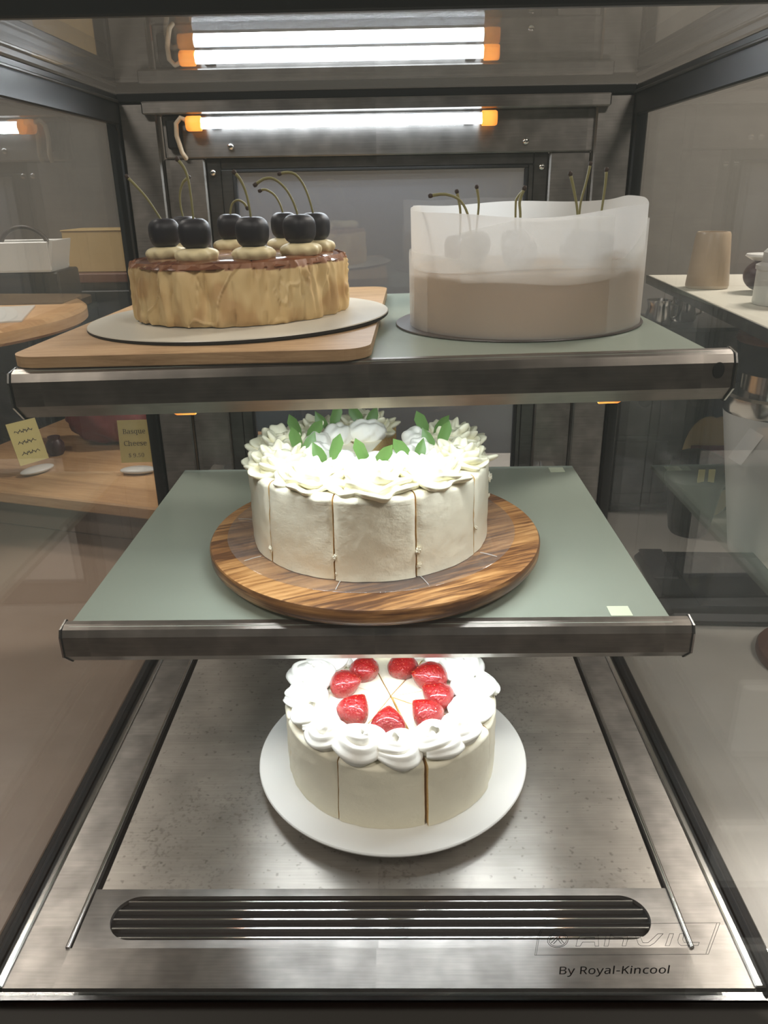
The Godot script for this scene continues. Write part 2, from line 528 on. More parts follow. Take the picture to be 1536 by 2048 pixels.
func build_fridge() -> void:
	var f := thing("display_fridge", "glass counter-top cake display fridge with steel inside and black frame", "display fridge", Vector3(0, COUNTER_Y, -0.72))
	var o := Vector3(0, COUNTER_Y, -0.72)
	var sl := func(called: String, lo: Vector3, hi: Vector3, m: Material, bev := 0.0008):
		return slab(called, lo - o, hi - o, m, f, bev)
	# base
	sl.call("base", Vector3(-0.318, 0.86, -1.05), Vector3(0.318, 0.893, -0.41), mats.black_plastic, 0.002)
	sl.call("base_front", Vector3(-0.318, 0.862, -0.41), Vector3(0.318, 0.9, -0.404), mats.black_gloss, 0.001)
	# floor pan, its rims and the mitred steel surround
	var pan: MeshInstance3D = sl.call("floor_pan", Vector3(-0.2445, 0.893, -1.03), Vector3(0.2485, 0.8985, -0.508), mats.steel_pan, 0.0005)
	tag(pan, "brushed steel floor pan with dried water marks")
	for s in [-1.0, 1.0]:
		var xi: float = -0.2505 if s < 0 else 0.2525
		var m := MB.new()
		var q := []
		for p in [[xi, -0.449], [s * 0.2895, -0.4145], [s * 0.2895, -1.03], [xi, -1.03]]:
			q.append(Vector3(p[0], 0.9, p[1]) - o)
		m.poly(q, Vector3.UP)
		var q2 := []
		for p in q: q2.append(p - Vector3(0, 0.006, 0))
		m.poly(q2, Vector3.DOWN)
		for k in 4: m.poly([q[k], q[(k + 1) % 4], q2[(k + 1) % 4], q2[k]], (q[k] + q[(k + 1) % 4] - q[0] - q[2]))
		put("side_strip", m, mats.steel, f)
		var rod := MB.new()
		rod.tube([Vector3(xi + s * 0.001, 0.901, -0.4485) - o, Vector3(xi + s * 0.001, 0.901, -0.7) - o, Vector3(xi + s * 0.001, 0.901, -1.03) - o], 0.0018, 10)
		put("pan_rim", rod, mats.steel_polished, f)
		sl.call("edge_strip", Vector3(s * 0.2895, 0.8935, -1.03), Vector3(s * 0.2985, 0.9025, -0.414), mats.steel_polished, 0.0012)
		sl.call("glass_channel", Vector3(s * 0.2985, 0.8935, -1.03), Vector3(s * 0.3105, 0.906, -0.414), mats.rubber, 0.002)
		sl.call("channel_lip", Vector3(s * 0.2985, 0.8935, -1.03), Vector3(s * 0.302, 0.912, -0.414), mats.rubber, 0.001)
	var fs := MB.new()
	var fq := []
	for p in [[-0.2505, -0.449], [0.2525, -0.449], [0.2895, -0.4145], [-0.2895, -0.4145]]:
		fq.append(Vector3(p[0], 0.9002, p[1]) - o)
	fs.poly(fq, Vector3.UP)
	var fq2 := []
	for p in fq: fq2.append(p - Vector3(0, 0.006, 0))
	fs.poly(fq2, Vector3.DOWN)
	for k in 4: fs.poly([fq[k], fq[(k + 1) % 4], fq2[(k + 1) % 4], fq2[k]], (fq[k] + fq[(k + 1) % 4] - fq[0] - fq[2]))
	tag(put("front_strip", fs, mats.steel, f), "mitred brushed steel front strip")
	# air grille: a steel plate with one long rounded slot and five slats in it
	var cs := CSGCombiner3D.new()
	cs.name = "air_grille"
	f.add_child(cs, true)
	cs.material_override = mats.steel
	cs.position = Vector3(0.0015, 0.8975, -0.4785) - o
	var cb := CSGBox3D.new()
	cb.name = "grille_plate"
	cb.size = Vector3(0.5, 0.004, 0.058)
	cs.add_child(cb)
	var cut := CSGBox3D.new()
	cut.name = "slot"
	cut.operation = CSGShape3D.OPERATION_SUBTRACTION
	cut.size = Vector3(0.412, 0.02, 0.043)
	cs.add_child(cut)
	for s in [-1.0, 1.0]:
		var cy := CSGCylinder3D.new()
		cy.name = "slot_end"
		cy.operation = CSGShape3D.OPERATION_SUBTRACTION
		cy.radius = 0.0215
		cy.height = 0.02
		cy.sides = 40
		cy.position = Vector3(s * 0.206, 0, 0)
		cs.add_child(cy, true)
	tag(cs, "brushed steel plate with a long rounded air slot")
	sl.call("grille_well", Vector3(-0.229, 0.8932, -0.501), Vector3(0.232, 0.8938, -0.456), mats.rubber, 0.0)
	for k in 5:
		var zz := -0.4948 + k * 0.0088
		var half := 0.2255 - (0.0075 if k == 0 or k == 4 else (0.0015 if k == 1 or k == 3 else 0.0))
		sl.call("slat", Vector3(0.0015 - half, 0.8938, zz - 0.0009), Vector3(0.0015 + half, 0.8992, zz + 0.0009), mats.steel_polished, 0.0004)
	# back wall
	for s in [-1.0, 1.0]:
		sl.call("back_panel", Vector3(s * 0.258, 0.8985, -1.04), Vector3(s * 0.302, 1.566, -1.022), mats.steel, 0.002)
		sl.call("upright", Vector3(s * 0.208, 0.8985, -1.046), Vector3(s * 0.2572, 1.506, -1.03), mats.steel, 0.002)
		sl.call("door_track", Vector3(s * 0.19, 0.8985, -1.05), Vector3(s * 0.2075, 1.506, -1.036), mats.steel_dark, 0.001)
		sl.call("corner_post", Vector3(s * 0.302, 0.8985, -1.046), Vector3(s * 0.3165, 1.576, -1.015), mats.black_plastic, 0.002)
		sl.call("top_side_rail", Vector3(s * 0.3015, 1.543, -1.03), Vector3(s * 0.3095, 1.5755, -0.414), mats.black_plastic, 0.0015)
		sl.call("rail_edge", Vector3(s * 0.2985, 1.566, -1.03), Vector3(s * 0.3015, 1.569, -0.42), mats.steel_dark, 0.0008)
	sl.call("door_frame", Vector3(-0.19, 1.493, -1.05), Vector3(0.19, 1.506, -1.036), mats.steel_dark, 0.001)
	sl.call("door_frame", Vector3(-0.19, 0.8985, -1.05), Vector3(0.19, 0.93, -1.036), mats.steel_dark, 0.001)
	for s in [-1.0, 1.0]:
		sl.call("door_stile", Vector3(s * 0.1795 + 0.004, 0.93, -1.049), Vector3(s * 0.19, 1.493, -1.034), mats.steel_dark, 0.001)
	sl.call("door_gasket", Vector3(-0.1755, 1.4895, -1.047), Vector3(0.1835, 1.493, -1.033), mats.rubber, 0.0008)
	for x in [-0.1745, 0.182]:
		sl.call("door_gasket", Vector3(x - 0.0018, 0.93, -1.047), Vector3(x + 0.0018, 1.4895, -1.033), mats.rubber, 0.0008)
	sl.call("rear_door_glass", Vector3(-0.1727, 0.93, -1.043), Vector3(0.1802, 1.4895, -1.039), mats.door_glass, 0.0)
	sl.call("lamp_panel", Vector3(-0.254, 1.506, -1.05), Vector3(0.26, 1.5528, -1.028), mats.steel, 0.0015)
	sl.call("lamp_panel_lip", Vector3(-0.272, 1.5528, -1.05), Vector3(0.272, 1.5665, -1.012), mats.steel, 0.0015)
	sl.call("rear_top_rail", Vector3(-0.3015, 1.5665, -1.05), Vector3(0.3015, 1.5755, -1.018), mats.black_plastic, 0.001)
	# lamp on the panel, with its plug and cable
	var tube_at := Vector3(-0.04, 1.5425, -1.013) - o
	lamp_tube(f, tube_at, Vector3(0, -0.75, 1.0), 0.075)
	for s in [-1.0, 1.0]:
		sl.call("lamp_clip", Vector3(-0.04 + s * 0.15 - 0.006, 1.537, -1.029), Vector3(-0.04 + s * 0.15 + 0.006, 1.5485, -1.021), mats.steel_dark, 0.001)
	sl.call("lamp_plug", Vector3(-0.2475, 1.516, -1.0285), Vector3(-0.232, 1.548, -1.018), mats.rubber, 0.002)
	var cab := MB.new()
	cab.tube([Vector3(-0.221, 1.546, -1.014) - o, Vector3(-0.2275, 1.549, -1.014) - o, Vector3(-0.2335, 1.543, -1.014) - o, Vector3(-0.2345, 1.53, -1.015) - o, Vector3(-0.231, 1.512, -1.019) - o, Vector3(-0.229, 1.506, -1.028) - o], 0.0027, 10)
	put("lamp_cable", cab, mats.cable, f)
	for p in [Vector3(-0.174, 1.518, -1.027), Vector3(0.178, 1.518, -1.027), Vector3(-0.2, 1.49, -1.035), Vector3(0.2, 1.49, -1.035)]:
		screw(f, p - o)
	# glass
	sl.call("roof_glass", Vector3(-0.318, 1.5757, -1.05), Vector3(0.318, 1.584, -0.404), mats.case_glass, 0.0)
	for s in [-1.0, 1.0]:
		sl.call("side_glass", Vector3(s * 0.3105, 0.894, -1.046), Vector3(s * 0.3165, 1.5757, -0.412), mats.case_glass, 0.0)
	sl.call("front_glass", Vector3(-0.3165, 0.9, -0.4115), Vector3(0.3165, 1.5757, -0.4055), mats.case_glass, 0.0)
	sl.call("top_front_rail", Vector3(-0.3165, 1.542, -0.4175), Vector3(0.3165, 1.5757, -0.412), mats.black_plastic, 0.001)
	# printed name on the front glass
	var tmz := -0.4052
	var tx := TextMesh.new()
	var font := SystemFont.new()
	font.font_names = PackedStringArray(["Droid Sans"])
	tx.font = font
	tx.text = "By Royal-Kincool"
	tx.font_size = 64
	tx.pixel_size = 0.00018
	tx.depth = 0.0002
	tx.horizontal_alignment = HORIZONTAL_ALIGNMENT_CENTER
	tx.vertical_alignment = VERTICAL_ALIGNMENT_CENTER
	var to := put("printed_name", tx, mats.print_black, f)
	to.position = Vector3(0.177, 0.9322, tmz) - o
	to.rotation.z = 0.012
	var w0: float = tx.get_aabb().size.x
	to.scale = Vector3.ONE * (0.0805 / w0)
	tag(to, "black lettering printed on the front glass")
	build_logo(f, Vector3(0, 0, tmz) - o)

func stroke(m: MB, pts: Array, w: float, at: Vector3) -> void:
	# a printed line of that width, a hair thick, in the x-y plane
	for k in pts.size() - 1:
		var a: Vector2 = pts[k]
		var b: Vector2 = pts[k + 1]
		var d := (b - a).normalized() * w * 0.5
		var s := Vector2(-d.y, d.x)
		a -= d
		b += d
		m.prism(PackedVector2Array([a + s, a - s, b - s, b + s]), Transform3D(Basis(), at), 0.0002)

func arc(c: Vector2, r: float, a0: float, a1: float, k := 14) -> Array:
	var out := []
	for i in k + 1:
		var a := deg_to_rad(lerpf(a0, a1, float(i) / k))
		out.append(c + Vector2(cos(a), sin(a)) * r)
	return out

func build_logo(f: Node, at: Vector3) -> void:
	var m := MB.new()
	# coordinates in photo-like units, 1 = one mark width; mapped on the glass: left 0.1182 .. right 0.2475, bottom 0.9471 .. top 0.9789
	var mp := func(x: float, y: float) -> Vector2:      # x 0..346, y 0..62 downwards
		return Vector2(0.1176 + x * 0.000375, 0.9795 - y * 0.000525 + x * 0.0000028)
	var lines := []
	# frame: double slanted sides, rounded upper left corner
	lines.append([[0, 60], [3, 22], [8, 10], [18, 3], [28, 1], [346, 0], [336, 60], [0, 60]])
	lines.append([[3, 60], [6, 23], [11, 12], [20, 6], [30, 4]])
	lines.append([[340, 1], [331, 59]])
	# letters as outlines
	lines.append([[78, 43], [80, 29], [85, 23], [93, 20], [118, 20], [122, 43], [115, 43], [113, 35], [90, 35], [86, 43], [78, 43]])
	lines.append([[92, 30], [95, 26], [112, 26], [113, 30], [92, 30]])
	lines.append([[132, 43], [134, 20], [142, 20], [140, 43], [132, 43]])
	lines.append([[142, 20], [168, 20], [174, 24], [176, 30], [174, 43], [167, 43], [168, 31], [165, 26], [150, 26], [142, 20]])
	lines.append([[188, 20], [196, 20], [206, 37], [216, 37], [220, 33], [232, 20], [242, 20], [228, 38], [220, 43], [204, 43], [198, 40], [188, 20]])
	lines.append([[254, 20], [262, 20], [258, 43], [250, 43], [254, 20]])
	lines.append([[274, 20], [282, 20], [281, 31], [285, 37], [314, 37], [313, 43], [280, 43], [274, 38], [272, 32], [274, 20]])
	for l in lines:
		var pts := []
		for p in l: pts.append(mp.call(float(p[0]), float(p[1])))
		stroke(m, pts, 0.0002, at)
	# round emblem with a peak inside
	var c: Vector2 = mp.call(42.0, 31.0)
	for r in [0.0074, 0.0062]:
		stroke(m, arc(c, r, 0, 360, 28), 0.0003, at)
	stroke(m, [c + Vector2(-0.0045, -0.0028), c + Vector2(0.0, 0.0042), c + Vector2(0.0045, -0.0028)], 0.0004, at)
	stroke(m, [c + Vector2(-0.0028, -0.0036), c + Vector2(0.0, 0.001), c + Vector2(0.0028, -0.0036)], 0.0004, at)
	stroke(m, [c + Vector2(-0.0052, 0.0002), c + Vector2(-0.003, 0.0028)], 0.0004, at)
	tag(put("printed_emblem", m, mats.print_black, f), "outlined maker's mark printed on the front glass")

# ------------------------------------------------------------------ shelves
func make_shelf(label: String, y: float, tilt: float, tube_x: float, energy: float) -> Node3D:
	var t := thing("glass_shelf", label, "shelf", Vector3(0, y, FRONT_Z))
	t.rotation.z = tilt
	var g := slab("glass_panel", Vector3(-0.2685, -0.006, -0.4165), Vector3(0.2577, 0.0, -0.003), mats.frosted_glass, t, 0.0006)
	tag(g, "frosted greenish glass panel")
	# folded steel front: small top bevel, upright face, lower bevel
	var prof := PackedVector2Array([Vector2(-0.006, 0.0008), Vector2(0.0, -0.0015), Vector2(0.003, -0.0075), Vector2(0.003, -0.0265), Vector2(-0.009, -0.038), Vector2(-0.011, -0.0365), Vector2(0.0005, -0.0255), Vector2(0.0005, -0.0085), Vector2(-0.0025, -0.006), Vector2(-0.012, -0.006), Vector2(-0.012, 0.0008)])
	var m := MB.new()
	m.prism(prof, Transform3D(Basis(Vector3(0, 0, 1), Vector3(0, 1, 0), Vector3(-1, 0, 0)), Vector3(0.2725, 0, 0)), 0.545)
	tag(put("front_trim", m, mats.steel_trim, t), "folded brushed steel front edge")
	var ep := PackedVector2Array([Vector2(-0.014, 0.0014), Vector2(0.0006, -0.0008), Vector2(0.004, -0.0075), Vector2(0.004, -0.027), Vector2(-0.009, -0.0394), Vector2(-0.014, -0.0394)])
	for s in [-1.0, 1.0]:
		var e := MB.new()
		e.prism(ep, Transform3D(Basis(Vector3(0, 0, 1), Vector3(0, 1, 0), Vector3(-1, 0, 0)), Vector3(0.275 if s > 0 else -0.2735, 0, 0)), 0.0015)
		put("end_plate", e, mats.steel_polished, t)
		var e2 := MB.new()
		e2.prism(ep, Transform3D(Basis(Vector3(0, 0, 1), Vector3(0, 1, 0), Vector3(-1, 0, 0)), Vector3(0.2735 if s > 0 else -0.2725, -0.0003, -0.0003)), 0.001)
		put("end_gasket", e2, mats.rubber, t)
		slab("bracket", Vector3(s * 0.228 - 0.009, -0.014, -0.444), Vector3(s * 0.228 + 0.009, -0.002, -0.395), mats.steel_polished, t, 0.001)
	lamp_tube(t, Vector3(tube_x, -0.0378, -0.035), Vector3(0, -1, -0.12), energy)
	slab("lamp_holder", Vector3(tube_x - 0.15, -0.033, -0.041), Vector3(tube_x + 0.15, -0.006, -0.03), mats.steel_dark, t, 0.001)
	return t

func build_shelves() -> void:
	var a := make_shelf("upper frosted glass shelf with steel front edge carrying two tall cakes", TOP_Y, TILT, 0.0196, 0.05)
	var h := MB.new()
	h.ball(Vector3(0.2615, -0.013, 0.0032), Vector3(0.0045, 0.0062, 0.0008), func(_d): return 1.0, 10, 16)
	tag(put("keyhole", h, mats.rubber, a), "dark keyhole in the steel front edge")
	var b := make_shelf("lower frosted glass shelf with steel front edge under a round wooden board", MID_Y, 0.0, 0.0196, 0.055)
	for p in [Vector3(0.2165, 0.0003, -0.0225), Vector3(0.2335, 0.0003, -0.4)]:
		var s := slab("sticker", p - Vector3(0.0095, 0.0003, 0.0085), p + Vector3(0.0095, 0.0003, 0.0085), mats.sticker, b, 0.0)
		tag(s, "small pale square sticker")

func on_top(o: Node3D, x: float, z: float, up: float) -> void:
	# stands on the top shelf, which is a little askew
	o.transform = Transform3D(Basis(Vector3.BACK, TILT), Vector3(x, TOP_Y + x * TILT + up, z))

# ------------------------------------------------------------------ cherries
var cherry_mesh: ArrayMesh

func cherry(at: Vector3, turn: float, stem_px: Array, label: String, group: String, scale := 1.0) -> void:
	# stem_px: the stem's bends, in pixels of the photograph right and up from where it leaves the fruit
	var t := thing("cherry", label, "cherry", at, 0.0, group)
	if cherry_mesh == null:
		var m := MB.new()
		m.ball(Vector3(0, 0.0125, 0), Vector3(0.0138, 0.0132, 0.0134), func(d):
			var dim := 0.2 * exp(-pow(Vector2(d.x, d.z).length() / 0.3, 2.0)) * (1.0 if d.y > 0 else 0.25)
			var sq := pow(pow(absf(d.x), 2.7) + pow(absf(d.y), 2.7) + pow(absf(d.z), 2.7), -1.0 / 2.7)
			return sq - dim + 0.05 * d.y * (1.0 - absf(d.y)), 28, 36)
		cherry_mesh = m.done()
	var fruit := put("fruit", cherry_mesh, mats.cherry_skin, t)
	fruit.rotation.y = turn
	fruit.scale = Vector3.ONE * scale
	var path := [Vector3(0, 0.0205 * scale, 0)]
	var k := 1.0 / 2080.0
	var raw := [Vector3(0, 0.0205 * scale, 0)]
	for p in stem_px: raw.append(Vector3(p[0] * k, 0.0225 * scale + p[1] * k, (p[2] if p.size() > 2 else 0.0) * k))
	var cv := Curve3D.new()
	for i in raw.size():
		var tan: Vector3 = (raw[min(i + 1, raw.size() - 1)] - raw[max(i - 1, 0)]) / 5.0
		cv.add_point(raw[i], -tan, tan)
	path = []
	var rad := []
	for i in 17:
		path.append(cv.sample_baked(cv.get_baked_length() * i / 16.0, true))
		rad.append(0.001 + 0.0004 * pow(i / 16.0, 3.0))
	var sm := MB.new()
	sm.tube(path, rad, 8)
	put("stem", sm, mats.cherry_stem, t)
	var tm := MB.new()
	var a: Vector3 = path[16]
	var dd: Vector3 = (path[16] - path[14]).normalized()
	tm.tube([a - dd * 0.001, a + dd * 0.0012, a + dd * 0.0032], [0.0012, 0.0021, 0.0014], 8)
	put("stem_end", tm, mats.stem_tip, t)

# ------------------------------------------------------------------ cheesecake
func build_cheesecake() -> void:
	# wooden serving board
	var b := thing("wooden_board", "light oak serving board under the cherry topped cheesecake", "board")
	var prof := PackedVector2Array()
	var hx := 0.14
	var hz := 0.205
	for c in [[1, -1, 0.0], [1, 1, 90.0], [-1, 1, 180.0], [-1, -1, 270.0]]:
		var r := 0.024
		for i in 9:
			var a: float = deg_to_rad(c[2] - 90.0 + 90.0 * i / 8.0)
			prof.append(Vector2(c[0] * (hx - r) + cos(a) * r, c[1] * (hz - r) + sin(a) * r))
	var m := MB.new()
	m.prism(prof, Transform3D(Basis(Vector3(1, 0, 0), Vector3(0, 0, -1), Vector3(0, 1, 0)), Vector3(0, 0.0012, 0)), 0.0085)
	var small := PackedVector2Array()
	for p in prof: small.append(p * Vector2(0.985, 0.99))
	m.prism(small, Transform3D(Basis(Vector3(1, 0, 0), Vector3(0, 0, -1), Vector3(0, 1, 0)), Vector3.ZERO), 0.0012)
	put("board", m, mats.oak, b)
	on_top(b, -0.1335, -0.793, 0.0004)
	b.rotate_object_local(Vector3.UP, -0.025)
	# round cake card
	var cd := thing("cake_card", "large pale round cake card on the light oak board", "cake card")
	var k := MB.new()
	k.lathe(Vector3.ZERO, [Vector2(0.0, 0.0), Vector2(0.139, 0.0), Vector2(0.14, 0.001), Vector2(0.14, 0.003)], 96)
	put("card_edge", k, mats.card_edge, cd)
	var k2 := MB.new()
	k2.lathe(Vector3.ZERO, [Vector2(0.14, 0.003), Vector2(0.1395, 0.0038), Vector2(0.0, 0.0038)], 96)
	put("card_top", k2, mats.card_silver, cd)
	on_top(cd, -0.1259, -0.7572, 0.0102)
	cd.rotate_object_local(Vector3.BACK, 0.006)
	# the cake itself
	var c := thing("cheesecake", "round baked cheesecake with burnt brown top and cherries on cream", "cake")
	on_top(c, -0.1275, -0.777, 0.0148)
	var rows := []
	var cols := []
	var seg := 420
	var hgt := 0.0515
	var nr := 44
	for i in nr + 1:
		var row := []
		var rc := []
		var t := float(i) / nr
		for j in seg:
			var a: float = TAU * j / seg
			var y := hgt * t
			var fold := 0.0
			# pleats left by the baking paper: sharp upright creases that lean and stop
			fold += 0.0085 * absf(nz(cos(a) * 150.0, sin(a) * 150.0, y * 420.0))
			fold += 0.0016 * nz(cos(a) * 420.0, sin(a) * 420.0, y * 900.0)
			var cr := absf(nz(cos(a) * 60.0 + 50.0, sin(a) * 60.0 + y * 350.0, 4.0 + y * 200.0))
			if cr < 0.04: fold -= 0.0022 * (1.0 - cr / 0.04)
			var cr2 := absf(nz(cos(a) * 210.0 - 20.0, sin(a) * 210.0, 14.0 + y * 260.0))
			if cr2 < 0.05: fold += 0.002 * (1.0 - cr2 / 0.05)
			var bulge := 0.1035 - 0.0015 * pow(t, 2.0) - 0.0025 * pow(maxf(0.0, (t - 0.8) / 0.2), 2.0) - 0.002 * pow(maxf(0.0, 0.12 - t) / 0.12, 2.0)
			for q in 8:
				var dq := absf(angle_difference(a, deg_to_rad(18.0 + 45.0 * q)))
				if dq < 0.012: bulge -= 0.0016 * (1.0 - dq / 0.012)
			var r := bulge - fold
			row.append(Vector3(cos(a) * r, y, -sin(a) * r))
			# toasted patches where the paper touched
			var toast := clampf(0.5 + 1.3 * nz(cos(a) * 70.0, sin(a) * 70.0, y * 700.0) , 0.0, 1.0)
			var spot := clampf(nz(cos(a) * 130.0 + 9.0, sin(a) * 130.0, y * 900.0 + 30.0) * 3.2 - 0.35, 0.0, 1.0)
			var base := Color(0.76, 0.58, 0.3).lerp(Color(0.66, 0.45, 0.2), toast)
			base = base.lerp(Color(0.4, 0.19, 0.06), spot * 0.5)
			# the burnt skin runs a ragged way down over the shoulder
			var edge := 0.9 + 0.09 * nz(cos(a) * 120.0, sin(a) * 120.0, 60.0)
			if t > edge: base = Color(0.3, 0.13, 0.06)
			rc.append(base)
		rows.append(row)
		cols.append(rc)
	var cm := MB.new()
	cm.grid(rows, false, true, true, cols)
	tag(put("side", cm, mats.cheesecake_side, c), "pale baked side creased by the baking paper")
	rows = []
	cols = []
	for i in 14:
		var row := []
		var rc := []
		var t := float(i) / 13.0
		for j in seg:
			var a: float = TAU * j / seg
			var last: Vector3 = Vector3(cos(a), 0, -sin(a)) * 0.1
			var rr := lerpf(0.1012, 0.0, t)
			var edge_r := 0.0035 * (absf(nz(cos(a) * 95.0, sin(a) * 95.0, hgt * 250.0)) * 1.4) * (1.0 - t)
			var y := hgt + 0.0022 * sqrt(clampf(t * 6.0, 0.0, 1.0)) - 0.004 * (1.0 - clampf(t * 9.0, 0.0, 1.0)) + 0.0006 * nz(last.x * 900.0 * (1 - t), last.z * 900.0 * (1 - t), 2.0)
			for q in 8:
				var dq := absf(angle_difference(a, deg_to_rad(18.0 + 45.0 * q))) * maxf(rr, 0.001)
				if dq < 0.0012 and i > 0 and i < 13: y -= 0.0012 * (1.0 - dq / 0.0012)
			row.append(Vector3(cos(a) * (rr - edge_r), y, -sin(a) * (rr - edge_r)))
			var g := clampf(0.5 + nz(cos(a) * 80.0 * (1 - t), sin(a) * 80.0 * (1 - t), 9.0), 0.0, 1.0)
			rc.append(Color(0.12, 0.04, 0.022).lerp(Color(0.26, 0.1, 0.045), g))
		rows.append(row)
		cols.append(rc)
	var tmb := MB.new()
	tmb.grid(rows, false, true, true, cols)
	tag(put("burnt_top", tmb, mats.burnt_top, c), "glossy dark brown burnt top")
	# dollops of cream, and a cherry on each
	var dol := MB.new()
	var nrd := 14
	rows = []
	for i in nrd + 1:
		var row := []
		var t := float(i) / nrd
		for j in 48:
			var a: float = TAU * j / 48
			var rr := 0.0185 * pow(sin(PI * (0.3 + 0.7 * t) ), 0.55) if t < 1.0 else 0.0
			rr *= 1.0 + 0.05 * cos(a * 9.0 + t * 2.0) + 0.05 * nz(cos(a) * 40.0, sin(a) * 40.0, t * 30.0)
			row.append(Vector3(cos(a) * rr, 0.0105 * (1.0 - pow(1.0 - t, 1.7)) , -sin(a) * rr))
		rows.append(row)
	dol.grid(rows, false, true, true)
	var dm := dol.done()
	# angle round the cake, stem bends, where
	var spots := [
		[205.0, [[-8, 12], [-28, 45], [-55, 76]], "glossy dark cherry at the left end of the cheesecake, stem leaning left"],
		[247.0, [[0, 35], [-2, 70], [-8, 90], [-16, 100]], "dark cherry at the cheesecake's front left with an upright stem"],
		[289.0, [[-2, 20], [-6, 45], [-14, 66], [-22, 76]], "dark cherry at the front middle of the cheesecake, hollow facing up"],
		[329.0, [[-8, 25], [-22, 50], [-42, 66], [-60, 66], [-74, 58]], "dark cherry at the cheesecake's front right, stem arching left"],
		[4.0, [[-8, 30], [-18, 56], [-32, 74], [-48, 78], [-60, 76]], "dark cherry at the back right of the cheesecake, almost hidden"],
		[61.0, [[-6, 20], [-18, 40], [-36, 50], [-44, 48]], "dark cherry behind the front middle one with a short bent stem"],
		[108.0, [[2, 10], [8, 26], [20, 32], [32, 26], [37, 18]], "dark cherry at the back middle of the cheesecake, stem hooking right"],
		[150.0, [[-4, 25], [-2, 50], [6, 68], [16, 76]], "dark cherry at the back left of the cheesecake, behind two others"],
	]
	for s in spots:
		var a: float = deg_to_rad(s[0])
		var p := Vector3(0.004 + cos(a) * 0.07, hgt + 0.0014, -sin(a) * 0.07)
		var o := put("cream_dollop", dm, mats.cream_dollop, c)
		o.position = p
		o.rotation.y = s[0]
		var w: Vector3 = c.transform * (p + Vector3(0, 0.0092, 0))
		cherry(w, s[0] * 0.7, s[1], s[2], "cherries on the cheesecake")

# ------------------------------------------------------------------ cake wrapped in baking paper
func paper(R: float, a0: float, a1: float, lo: Callable, hi: Callable, wob: float) -> MB:
	var m := MB.new()
	var rows := []
	var seg := 120
	for i in seg + 1:
		var row := []
		var a := deg_to_rad(lerpf(a0, a1, float(i) / seg))
		for j in 17:
			var t := j / 16.0
			var y: float = lerpf(lo.call(rad_to_deg(a)), hi.call(rad_to_deg(a)), t)
			var r := R + wob * nz(cos(a) * 40.0, sin(a) * 40.0, y * 120.0) + 0.0012 * t * nz(a * 60.0, 4.0, 8.0)
			row.append(Vector3(cos(a) * r, y, -sin(a) * r))
		rows.append(row)
	m.grid(rows, false, false, false)
	return m

